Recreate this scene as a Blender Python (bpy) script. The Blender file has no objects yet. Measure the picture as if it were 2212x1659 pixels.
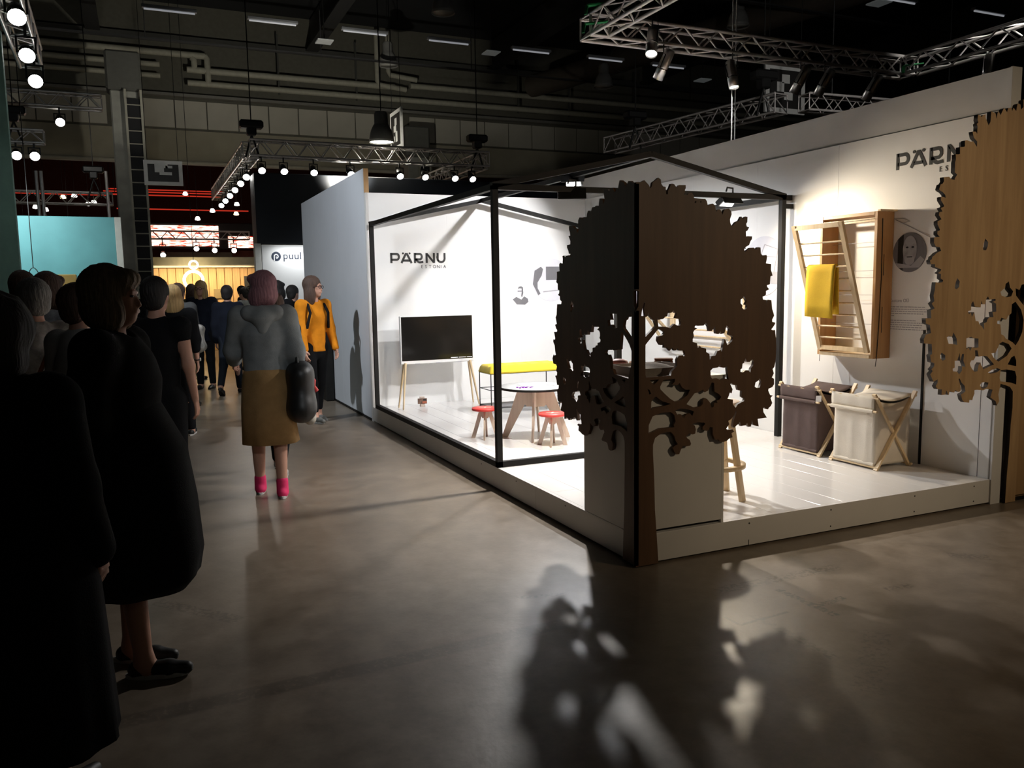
import bpy, bmesh, math, random
import numpy as np
from mathutils import Vector, Matrix

random.seed(7)
rng = np.random.default_rng(7)
scene = bpy.context.scene
COL = scene.collection
PI = math.pi

# ------------------------------------------------------------------ camera
CAM = Vector((-2.4122, -3.7612, 1.55))
YAW, PITCH, ROLL, FPX = 0.4181, -0.1161, -0.0167, 1774.9
_f = Vector((math.sin(YAW)*math.cos(PITCH), math.cos(YAW)*math.cos(PITCH), math.sin(PITCH)))
_r0 = Vector((math.cos(YAW), -math.sin(YAW), 0)); _u0 = _r0.cross(_f)
_r = _r0*math.cos(ROLL) + _u0*math.sin(ROLL); _u = -_r0*math.sin(ROLL) + _u0*math.cos(ROLL)
cd = bpy.data.cameras.new('camera'); cam = bpy.data.objects.new('camera', cd); COL.objects.link(cam)
m = Matrix.Identity(4)
for i in range(3):
    m[i][0] = _r[i]; m[i][1] = _u[i]; m[i][2] = -_f[i]; m[i][3] = CAM[i]
cam.matrix_world = m
cd.sensor_fit = 'HORIZONTAL'; cd.sensor_width = 36.0; cd.lens = FPX/2212*36.0; cd.clip_start = 0.05; cd.clip_end = 200
scene.camera = cam

# ------------------------------------------------------------------ world and view
scene.view_settings.view_transform = 'Standard'
scene.view_settings.look = 'None'
scene.view_settings.gamma = 1.0
scene.view_settings.use_curve_mapping = False
scene.view_settings.exposure = 0.0
world = bpy.data.worlds.new('hall_air'); scene.world = world; world.use_nodes = True
bg = world.node_tree.nodes['Background']; bg.inputs[0].default_value = (0.9, 0.93, 1.0, 1); bg.inputs[1].default_value = 0.0035

# ------------------------------------------------------------------ lamps of the place and added fill lights (fixtures are built further down)
def spot(name, loc, target, power, angle, blend=0.35, size=0.05, color=(1, 0.97, 0.92)):
    d = bpy.data.lights.new(name, 'SPOT'); d.energy = power; d.spot_size = math.radians(angle); d.spot_blend = blend
    d.shadow_soft_size = size; d.color = color
    o = bpy.data.objects.new(name, d); COL.objects.link(o); o.location = loc
    o.rotation_euler = (Vector(target)-Vector(loc)).to_track_quat('-Z', 'Y').to_euler()
    return o
def area(name, loc, target, power, sx, sy, color=(1, 1, 1), spread=170):
    d = bpy.data.lights.new(name, 'AREA'); d.energy = power; d.shape = 'RECTANGLE'; d.size = sx; d.size_y = sy; d.color = color; d.spread = math.radians(spread)
    o = bpy.data.objects.new(name, d); COL.objects.link(o); o.location = loc
    o.rotation_euler = (Vector(target)-Vector(loc)).to_track_quat('-Z', 'Y').to_euler()
    return o
WARM = (1, 0.90, 0.74); COOL = (0.93, 0.96, 1.0); NEUT = (1, 0.97, 0.93)
# floodlights clamped to the house frame
spot('flood_light_a', (0.68, 2.01, 2.20), (0.36, 1.60, 0), 300, 136, 1.0, 0.04, NEUT)
spot('flood_light_b', (2.20, 2.00, 2.19), (2.5, 0.9, 0.9), 98, 178, 0.8, 0.04, (1, 0.86, 0.66))
spot('flood_light_c', (1.40, 3.30, 2.50), (1.8, 3.5, 0.6), 215, 179, 0.6, 0.05, (0.98, 0.98, 1.0))
# spotlight cans on the truss above the stand
spot('truss_light_a', (1.60, 2.34, 3.55), (1.4, 4.8, 0.2), 110, 58, 0.4, 0.05, (0.98, 0.98, 1.0))
spot('truss_light_b', (2.28, 3.24, 3.55), (1.0, 5.7, 1.3), 370, 64, 0.4, 0.05, (0.98, 0.98, 1.0))
spot('truss_light_c', (3.13, 3.10, 3.55), (2.0, 4.6, 0.2), 60, 60, 0.4, 0.05, NEUT)
# added unseen fill lights, right of and behind the camera (their fixtures stand in 07)
spot('fill_light_a', (5.38, -0.7, 3.62), (3.4, -0.9, 0.2), 50, 110, 0.6, 0.06, (1, 0.80, 0.55))
spot('fill_light_b', (4.2, -6.0, 4.2), (1.8, 0.2, 1.3), 720, 38, 0.9, 0.15, (1, 0.78, 0.52))
spot('fill_light_c', (-0.8, -5.6, 4.2), (-1.35, 3.6, 1.05), 420, 26, 0.6, 0.15, (0.92, 0.97, 1.0))
# ------------------------------------------------------------------ materials
MATS = {}
def _nodes(name):
    mt = bpy.data.materials.new(name); mt.use_nodes = True
    nt = mt.node_tree; b = nt.nodes['Principled BSDF']
    return mt, nt, b
def col4(c): return (c[0], c[1], c[2], 1)
def mat(name, c, rough=0.5, metal=0.0, var=0.08, scale=8.0, bump=0.0, bscale=None, emit=None, estr=0.0, spec=0.5, stretch=(1, 1, 1), sheen=0.0, alpha=None):
    """painted / moulded surface: base colour with slight noise variation and fine relief"""
    if name in MATS: return MATS[name]
    mt, nt, b = _nodes(name)
    tc = nt.nodes.new('ShaderNodeTexCoord'); mp = nt.nodes.new('ShaderNodeMapping'); mp.inputs['Scale'].default_value = stretch
    nt.links.new(tc.outputs['Object'], mp.inputs[0])
    n = nt.nodes.new('ShaderNodeTexNoise'); n.inputs['Scale'].default_value = scale; n.inputs['Detail'].default_value = 4
    nt.links.new(mp.outputs[0], n.inputs['Vector'])
    r = nt.nodes.new('ShaderNodeValToRGB'); r.color_ramp.elements[0].position = 0.3; r.color_ramp.elements[1].position = 0.7
    r.color_ramp.elements[0].color = col4([max(0, x*(1-var)) for x in c]); r.color_ramp.elements[1].color = col4([min(1, x*(1+var)) for x in c])
    nt.links.new(n.outputs['Fac'], r.inputs[0]); nt.links.new(r.outputs[0], b.inputs['Base Color'])
    b.inputs['Roughness'].default_value = rough; b.inputs['Metallic'].default_value = metal; b.inputs['Specular IOR Level'].default_value = spec
    if sheen: b.inputs['Sheen Weight'].default_value = sheen
    if bump:
        n2 = nt.nodes.new('ShaderNodeTexNoise'); n2.inputs['Scale'].default_value = bscale or scale*6; n2.inputs['Detail'].default_value = 3
        nt.links.new(mp.outputs[0], n2.inputs['Vector'])
        bp = nt.nodes.new('ShaderNodeBump'); bp.inputs['Strength'].default_value = bump; bp.inputs['Distance'].default_value = 0.01
        nt.links.new(n2.outputs['Fac'], bp.inputs['Height']); nt.links.new(bp.outputs[0], b.inputs['Normal'])
    if emit:
        b.inputs['Emission Color'].default_value = col4(emit); b.inputs['Emission Strength'].default_value = estr
    MATS[name] = mt; return mt
def wood(name, c1, c2, rough=0.5, axis=2, scale=9.0):
    """straight-grained timber: noise stretched along one axis"""
    if name in MATS: return MATS[name]
    mt, nt, b = _nodes(name)
    tc = nt.nodes.new('ShaderNodeTexCoord'); mp = nt.nodes.new('ShaderNodeMapping')
    s = [scale, scale, scale]; s[axis] = scale*0.07; mp.inputs['Scale'].default_value = s
    nt.links.new(tc.outputs['Object'], mp.inputs[0])
    n = nt.nodes.new('ShaderNodeTexNoise'); n.inputs['Scale'].default_value = 1.6; n.inputs['Detail'].default_value = 8; n.inputs['Roughness'].default_value = 0.6; n.inputs['Distortion'].default_value = 0.6
    nt.links.new(mp.outputs[0], n.inputs['Vector'])
    r = nt.nodes.new('ShaderNodeValToRGB'); r.color_ramp.elements[0].position = 0.32; r.color_ramp.elements[1].position = 0.68
    r.color_ramp.elements[0].color = col4(c1); r.color_ramp.elements[1].color = col4(c2)
    nt.links.new(n.outputs['Fac'], r.inputs[0]); nt.links.new(r.outputs[0], b.inputs['Base Color'])
    b.inputs['Roughness'].default_value = rough
    bp = nt.nodes.new('ShaderNodeBump'); bp.inputs['Strength'].default_value = 0.08; bp.inputs['Distance'].default_value = 0.005
    nt.links.new(n.outputs['Fac'], bp.inputs['Height']); nt.links.new(bp.outputs[0], b.inputs['Normal'])
    MATS[name] = mt; return mt
def glow(name, c, s):
    if name in MATS: return MATS[name]
    mt = bpy.data.materials.new(name); mt.use_nodes = True; nt = mt.node_tree
    nt.nodes.remove(nt.nodes['Principled BSDF'])
    e = nt.nodes.new('ShaderNodeEmission'); e.inputs[0].default_value = col4(c); e.inputs[1].default_value = s
    nt.links.new(e.outputs[0], nt.nodes['Material Output'].inputs[0])
    MATS[name] = mt; return mt

# ------------------------------------------------------------------ geometry collector
class MB:
    def __init__(s): s.v = []; s.f = []; s.smooth = []
    def add(s, vs, fs, smooth=False):
        o = len(s.v); s.v += [tuple(p) for p in vs]; s.f += [tuple(i+o for i in f) for f in fs]; s.smooth += [smooth]*len(fs); return s
    def box(s, x0, x1, y0, y1, z0, z1):
        v = [(x0, y0, z0), (x1, y0, z0), (x1, y1, z0), (x0, y1, z0), (x0, y0, z1), (x1, y0, z1), (x1, y1, z1), (x0, y1, z1)]
        return s.add(v, [(0, 3, 2, 1), (4, 5, 6, 7), (0, 1, 5, 4), (1, 2, 6, 5), (2, 3, 7, 6), (3, 0, 4, 7)])
    def bbox(s, x0, x1, y0, y1, z0, z1, b=0.004):
        """box with chamfered vertical edges and top"""
        b = min(b, (x1-x0)*0.45, (y1-y0)*0.45, (z1-z0)*0.45)
        def ring(i, z): return [(x0+i, y0+b+0*i, z), (x0+b, y0+i, z), (x1-b, y0+i, z), (x1-i, y0+b, z), (x1-i, y1-b, z), (x1-b, y1-i, z), (x0+b, y1-i, z), (x0+i, y1-b, z)]
        r = [ring(b, z0), ring(0, z0+b), ring(0, z1-b), ring(b, z1)]
        v = [p for q in r for p in q]; f = []
        for k in range(3):
            for i in range(8):
                j = (i+1) % 8; f.append((k*8+i, k*8+j, k*8+8+j, k*8+8+i))
        f.append(tuple(reversed(range(8)))); f.append(tuple(range(24, 32)))
        return s.add(v, f)
    def bar(s, p, q, w, h=None, up=(0, 0, 1)):
        """square bar from p to q, w sideways and h along up"""
        h = h or w; p = Vector(p); q = Vector(q); d = (q-p).normalized(); u = Vector(up)
        if abs(d.dot(u)) > 0.98: u = Vector((0, 1, 0))
        a = d.cross(u).normalized(); u = a.cross(d).normalized()
        v = []
        for c in (p, q):
            for i, j in ((-1, -1), (1, -1), (1, 1), (-1, 1)): v.append(c+a*(i*w/2)+u*(j*h/2))
        return s.add(v, [(0, 1, 2, 3), (7, 6, 5, 4), (0, 4, 5, 1), (1, 5, 6, 2), (2, 6, 7, 3), (3, 7, 4, 0)])
    def tube(s, p, q, r, r2=None, n=10, cap=True):
        r2 = r if r2 is None else r2; p = Vector(p); q = Vector(q); d = (q-p).normalized()
        u = Vector((0, 0, 1)) if abs(d.z) < 0.9 else Vector((1, 0, 0)); a = d.cross(u).normalized(); b = d.cross(a)
        v = []
        for c, rr in ((p, r), (q, r2)):
            for i in range(n):
                t = 2*PI*i/n; v.append(c+a*(rr*math.cos(t))+b*(rr*math.sin(t)))
        f = [(i, (i+1) % n, n+(i+1) % n, n+i) for i in range(n)]
        s.add(v, f, True)
        if cap: s.add(v, [tuple(reversed(range(n))), tuple(range(n, 2*n))])
        return s
    def path(s, pts, r, n=8):
        """round cord or pipe through points"""
        pts = [Vector(p) for p in pts]; rings = []; prev = None
        for i, p in enumerate(pts):
            d = (pts[min(i+1, len(pts)-1)]-pts[max(i-1, 0)]).normalized()
            if prev is None:
                u = Vector((0, 0, 1)) if abs(d.z) < 0.9 else Vector((1, 0, 0)); a = d.cross(u).normalized()
            else: a = (prev-d*prev.dot(d)).normalized()
            prev = a; b = d.cross(a)
            rings += [p+a*(r*math.cos(2*PI*k/n))+b*(r*math.sin(2*PI*k/n)) for k in range(n)]
        f = []
        for i in range(len(pts)-1):
            for k in range(n): f.append((i*n+k, i*n+(k+1) % n, i*n+n+(k+1) % n, i*n+n+k))
        s.add(rings, f, True); m_ = len(pts)-1
        return s.add(rings, [tuple(reversed(range(n))), tuple(m_*n+k for k in range(n))])
    def lathe(s, prof, c=(0, 0, 0), n=24, M=None, cap=True):
        """profile of (r, z) turned round z at c"""
        v = []; f = []
        for r, z in prof:
            for i in range(n):
                t = 2*PI*i/n; p = Vector((r*math.cos(t), r*math.sin(t), z))
                if M is not None: p = M @ p
                v.append(p+Vector(c))
        for k in range(len(prof)-1):
            for i in range(n):
                j = (i+1) % n; f.append((k*n+i, k*n+j, k*n+n+j, k*n+n+i))
        s.add(v, f, True)
        if cap and prof[0][0] > 1e-5: s.add(v, [tuple(reversed(range(n)))])
        if cap and prof[-1][0] > 1e-5: s.add(v, [tuple((len(prof)-1)*n+i for i in range(n))])
        return s
    def torus(s, c, R, r, M=None, n=40, k=10):
        v = []; f = []
        for i in range(n):
            t = 2*PI*i/n
            for j in range(k):
                q = 2*PI*j/k; p = Vector(((R+r*math.cos(q))*math.cos(t), (R+r*math.cos(q))*math.sin(t), r*math.sin(q)))
                if M is not None: p = M @ p
                v.append(p+Vector(c))
        for i in range(n):
            for j in range(k):
                i2 = (i+1) % n; j2 = (j+1) % k; f.append((i*k+j, i2*k+j, i2*k+j2, i*k+j2))
        return s.add(v, f, True)
    def prism(s, poly, M, t):
        """convex or simple polygon in local xy, extruded t along local z, placed by matrix M"""
        n = len(poly); v = [M @ Vector((a, b, 0)) for a, b in poly]+[M @ Vector((a, b, t)) for a, b in poly]
        f = [tuple(reversed(range(n))), tuple(range(n, 2*n))]+[(i, (i+1) % n, n+(i+1) % n, n+i) for i in range(n)]
        return s.add(v, f)
    def mesh(s, name):
        me = bpy.data.meshes.new(name); me.from_pydata(s.v, [], s.f); me.polygons.foreach_set('use_smooth', s.smooth); me.update()
        return me

def tag(o, label=None, cat=None, group=None, kind=None):
    if label: o['label'] = label
    if cat: o['category'] = cat
    if group: o['group'] = group
    if kind: o['kind'] = kind
    return o
def link(name, me, mt, parent=None):
    o = bpy.data.objects.new(name, me); COL.objects.link(o)
    if mt and not me.materials: me.materials.append(mt)
    if parent:
        o.parent = parent
        if parent.get('_world'): o.location = -Vector(parent.location)
    return o
def thing(name, label, cat, loc=(0, 0, 0), rz=0.0, group=None, world=False):
    """Empty at a thing's base; with world=True the parts are given in world coordinates"""
    o = bpy.data.objects.new(name, None); COL.objects.link(o); o.location = loc; o.rotation_euler = (0, 0, rz); o.empty_display_size = 0.1
    if world: o['_world'] = 1
    return tag(o, label, cat, group)
def part(name, mb, mt, parent, label=None):
    o = link(name, mb.mesh(name), mt, parent)
    return tag(o, label)
def sub(name, mb, mt, parent, label=None):
    """sub-part: vertices are in the same frame as its parent part"""
    o = bpy.data.objects.new(name, mb.mesh(name)); COL.objects.link(o); o.data.materials.append(mt); o.parent = parent
    return tag(o, label)
def single(name, mb, mt, label, cat, group=None, kind=None):
    """one-mesh thing in world coordinates, origin moved to its base"""
    xs = [p[0] for p in mb.v]; ys = [p[1] for p in mb.v]; zs = [p[2] for p in mb.v]
    c = Vector(((min(xs)+max(xs))/2, (min(ys)+max(ys))/2, min(zs)))
    mb.v = [tuple(Vector(p)-c) for p in mb.v]
    o = link(name, mb.mesh(name), mt); o.location = c
    return tag(o, label, cat, group, kind)
def struct(name, mb, mt, parent=None):
    o = link(name, mb.mesh(name), mt, parent)
    if not parent: o['kind'] = 'structure'
    return o
def dup(root, loc, rz=None, label=None):
    r = root.copy(); COL.objects.link(r); r.location = loc
    if rz is not None: r.rotation_euler = (0, 0, rz)
    if label: r['label'] = label
    for ch in list(root.children):
        c = ch.copy(); COL.objects.link(c); c.parent = r
        for g in list(ch.children):
            d = g.copy(); COL.objects.link(d); d.parent = c
    return r
def flat_mesh(name, loops, thick):
    """closed outlines (first outer, then holes) in xy filled and given thickness, as a mesh"""
    cu = bpy.data.curves.new(name, 'CURVE'); cu.dimensions = '2D'; cu.fill_mode = 'BOTH'; cu.extrude = thick/2
    for lp in loops:
        sp = cu.splines.new('POLY'); sp.points.add(len(lp)-1); sp.use_cyclic_u = True
        for p, q in zip(sp.points, lp): p.co = (q[0], q[1], 0, 1)
    o = bpy.data.objects.new(name, cu); COL.objects.link(o)
    bpy.context.view_layer.update()
    me = bpy.data.meshes.new_from_object(o.evaluated_get(bpy.context.evaluated_depsgraph_get()))
    bpy.data.objects.remove(o); bpy.data.curves.remove(cu); me.name = name
    return me
def text_mesh(name, body, size, thick=0.001, space=1.0, align='LEFT'):
    cu = bpy.data.curves.new(name, 'FONT'); cu.body = body; cu.size = size; cu.extrude = thick/2; cu.space_character = space; cu.align_x = align; cu.resolution_u = 3
    o = bpy.data.objects.new(name, cu); COL.objects.link(o)
    bpy.context.view_layer.update()
    me = bpy.data.meshes.new_from_object(o.evaluated_get(bpy.context.evaluated_depsgraph_get()))
    bpy.data.objects.remove(o); bpy.data.curves.remove(cu); me.name = name
    return me
def frame(o, x, y, z):
    """matrix with origin o and the local axes x, y, z"""
    m_ = Matrix.Identity(4)
    for i in range(3): m_[i][0] = x[i]; m_[i][1] = y[i]; m_[i][2] = z[i]; m_[i][3] = o[i]
    return m_
def bake_mesh(me, M): me.transform(M); me.update(); return me
# ------------------------------------------------------------------ palette
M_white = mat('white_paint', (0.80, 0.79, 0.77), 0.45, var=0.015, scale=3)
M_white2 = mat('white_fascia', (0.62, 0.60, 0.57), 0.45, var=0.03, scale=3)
M_deck = mat('white_laminate', (0.70, 0.68, 0.665), 0.16, var=0.02, scale=3)
M_greywall = mat('pale_grey_paint', (0.50, 0.51, 0.53), 0.55, var=0.03, scale=2)
M_black = mat('black_lacquer', (0.011, 0.010, 0.009), 0.6, var=0.3, scale=6, spec=0.25)
M_blackmetal = mat('black_metal', (0.010, 0.010, 0.010), 0.4, 0.0, var=0.2)
M_alu = mat('truss_aluminium', (0.62, 0.58, 0.56), 0.38, 0.35, var=0.08, scale=20)
M_chrome = mat('brushed_steel', (0.60, 0.58, 0.56), 0.28, 0.9, var=0.05, scale=30, stretch=(1, 1, 0.05))
M_navy = mat('navy_paint', (0.007, 0.010, 0.016), 0.6, var=0.08)
M_ply = wood('oak_plywood', (0.36, 0.22, 0.105), (0.50, 0.33, 0.17), 0.5, 2, 10)
M_plyedge = wood('dark_plywood_edge', (0.020, 0.012, 0.008), (0.040, 0.024, 0.014), 0.7, 2, 10)
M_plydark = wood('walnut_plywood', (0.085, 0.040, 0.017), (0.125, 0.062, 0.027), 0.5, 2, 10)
M_birch = wood('birch_plywood', (0.60, 0.46, 0.36), (0.70, 0.56, 0.45), 0.45, 2, 12)
M_pine = wood('pine_slat', (0.58, 0.42, 0.23), (0.72, 0.56, 0.35), 0.45, 2, 14)
M_larch = wood('larch_board', (0.42, 0.23, 0.09), (0.55, 0.33, 0.15), 0.45, 2, 8)
M_wall_wood = wood('spruce_panel', (0.34, 0.20, 0.09), (0.46, 0.29, 0.14), 0.5, 2, 6)
M_red = mat('red_lacquer', (0.72, 0.06, 0.05), 0.4, var=0.04)
M_screen = mat('black_screen', (0.010, 0.009, 0.008), 0.12, var=0.05)
M_yellow = mat('yellow_fabric', (0.78, 0.58, 0.03), 0.85, var=0.06, bump=0.15, bscale=250, sheen=0.2)
M_mustard = mat('mustard_cloth', (0.66, 0.42, 0.015), 0.9, var=0.07, bump=0.2, bscale=300)
M_brownfab = mat('brown_canvas', (0.095, 0.062, 0.055), 0.9, var=0.12, bump=0.25, bscale=300)
M_cream = mat('cream_canvas', (0.66, 0.60, 0.51), 0.9, var=0.05, bump=0.25, bscale=300)
M_greyfab = mat('grey_felt', (0.24, 0.21, 0.18), 0.95, var=0.1, bump=0.2, bscale=200)
M_paper = mat('white_paper', (0.82, 0.81, 0.80), 0.7, var=0.02)
M_print_dark = mat('print_black', (0.018, 0.017, 0.016), 0.6, var=0.05)
M_print_grey = mat('print_grey', (0.16, 0.155, 0.165), 0.6, var=0.1)
M_print_mid = mat('print_mid_grey', (0.36, 0.35, 0.37), 0.6, var=0.1)
M_print_light = mat('print_light_grey', (0.66, 0.65, 0.69), 0.6, var=0.05)
M_print_face = mat('print_face_grey', (0.34, 0.33, 0.34), 0.6, var=0.22, scale=22)
M_teal = mat('teal_paint', (0.10, 0.30, 0.32), 0.6, var=0.06, scale=4)
M_paleteal = mat('pale_teal_board', (0.16, 0.30, 0.26), 0.7, var=0.15, scale=5, bump=0.1)
M_beige = mat('beige_panel', (0.42, 0.40, 0.34), 0.7, var=0.06, scale=2)
M_curtain = mat('beige_curtain', (0.36, 0.33, 0.25), 0.9, var=0.08, scale=2)
M_pipe = mat('grey_pipe', (0.34, 0.33, 0.27), 0.6, var=0.1)
M_darkceil = mat('dark_ceiling', (0.012, 0.013, 0.015), 0.9, var=0.2, scale=1)
M_conc = mat('concrete_column', (0.30, 0.30, 0.27), 0.8, var=0.12, scale=4, bump=0.2)
M_lens = glow('lit_lens', (1, 0.98, 0.93), 28)
M_lens_soft = glow('lit_lens_soft', (1, 0.97, 0.9), 6)
M_green = mat('green_strap', (0.01, 0.22, 0.06), 0.7)

def floor_material():
    mt, nt, b = _nodes('polished_concrete'); N = nt.nodes.new; L = nt.links.new
    tc = N('ShaderNodeTexCoord')
    n1 = N('ShaderNodeTexNoise'); n1.inputs['Scale'].default_value = 0.9; n1.inputs['Detail'].default_value = 7; n1.inputs['Roughness'].default_value = 0.62
    n2 = N('ShaderNodeTexNoise'); n2.inputs['Scale'].default_value = 6; n2.inputs['Detail'].default_value = 8; n2.inputs['Roughness'].default_value = 0.7
    n3 = N('ShaderNodeTexNoise'); n3.inputs['Scale'].default_value = 45; n3.inputs['Detail'].default_value = 5
    for n in (n1, n2, n3): L(tc.outputs['Object'], n.inputs['Vector'])
    r1 = N('ShaderNodeValToRGB'); r1.color_ramp.elements[0].position = 0.32; r1.color_ramp.elements[1].position = 0.68
    r1.color_ramp.elements[0].color = (0.17, 0.135, 0.10, 1); r1.color_ramp.elements[1].color = (0.265, 0.215, 0.165, 1)
    L(n1.outputs['Fac'], r1.inputs[0])
    r2 = N('ShaderNodeValToRGB'); r2.color_ramp.elements[0].position = 0.30; r2.color_ramp.elements[1].position = 0.62
    r2.color_ramp.elements[0].color = (0.62, 0.60, 0.58, 1); r2.color_ramp.elements[1].color = (1, 1, 1, 1)
    L(n2.outputs['Fac'], r2.inputs[0])
    mx = N('ShaderNodeMix'); mx.data_type = 'RGBA'; mx.blend_type = 'MULTIPLY'; mx.inputs[0].default_value = 1
    L(r1.outputs[0], mx.inputs[6]); L(r2.outputs[0], mx.inputs[7])
    cur = mx.outputs[2]
    # strips of old tape, filled joints and scuffs: rotated boxes in floor metres, broken up by noise
    def strip(p, q, w, dark, thr, cur):
        p = Vector(p); q = Vector(q); d = q-p; ang = math.atan2(d.y, d.x)
        mp = N('ShaderNodeMapping'); mp.vector_type = 'TEXTURE'
        mp.inputs['Location'].default_value = ((p.x+q.x)/2, (p.y+q.y)/2, 0); mp.inputs['Rotation'].default_value = (0, 0, ang)
        mp.inputs['Scale'].default_value = (d.length/2, w/2, 1)
        L(tc.outputs['Object'], mp.inputs[0])
        sx = N('ShaderNodeSeparateXYZ'); L(mp.outputs[0], sx.inputs[0])
        out = None
        for ax in (0, 1):
            a = N('ShaderNodeMath'); a.operation = 'ABSOLUTE'; L(sx.outputs[ax], a.inputs[0])
            s_ = N('ShaderNodeMapRange'); s_.inputs[1].default_value = 0.92 if ax == 0 else 0.7; s_.inputs[2].default_value = 1.0; s_.inputs[3].default_value = 1; s_.inputs[4].default_value = 0
            L(a.outputs[0], s_.inputs[0])
            if out is None: out = s_.outputs[0]
            else:
                mm = N('ShaderNodeMath'); mm.operation = 'MULTIPLY'; L(out, mm.inputs[0]); L(s_.outputs[0], mm.inputs[1]); out = mm.outputs[0]
        g = N('ShaderNodeMapRange'); g.inputs[1].default_value = thr-0.06; g.inputs[2].default_value = thr+0.06; g.inputs[3].default_value = 1; g.inputs[4].default_value = 0
        L(n3.outputs['Fac'] if w < 0.2 else n2.outputs['Fac'], g.inputs[0])
        mm = N('ShaderNodeMath'); mm.operation = 'MULTIPLY'; L(out, mm.inputs[0]); L(g.outputs[0], mm.inputs[1])
        k = N('ShaderNodeMath'); k.operation = 'MULTIPLY'; L(mm.outputs[0], k.inputs[0]); k.inputs[1].default_value = dark
        mi = N('ShaderNodeMix'); mi.data_type = 'RGBA'; L(k.outputs[0], mi.inputs[0]); L(cur, mi.inputs[6]); mi.inputs[7].default_value = (0.02, 0.017, 0.013, 1)
        return mi.outputs[2]
    for a_, b_, w_, d_, t_ in STRIPS: cur = strip(a_, b_, w_, d_, t_, cur)
    L(cur, b.inputs['Base Color'])
    rr = N('ShaderNodeMapRange'); rr.inputs[3].default_value = 0.24; rr.inputs[4].default_value = 0.46
    L(n2.outputs['Fac'], rr.inputs[0]); L(rr.outputs[0], b.inputs['Roughness'])
    bp = N('ShaderNodeBump'); bp.inputs['Strength'].default_value = 0.05; bp.inputs['Distance'].default_value = 0.01
    L(n3.outputs['Fac'], bp.inputs['Height']); L(bp.outputs[0], b.inputs['Normal'])
    return mt
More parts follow.
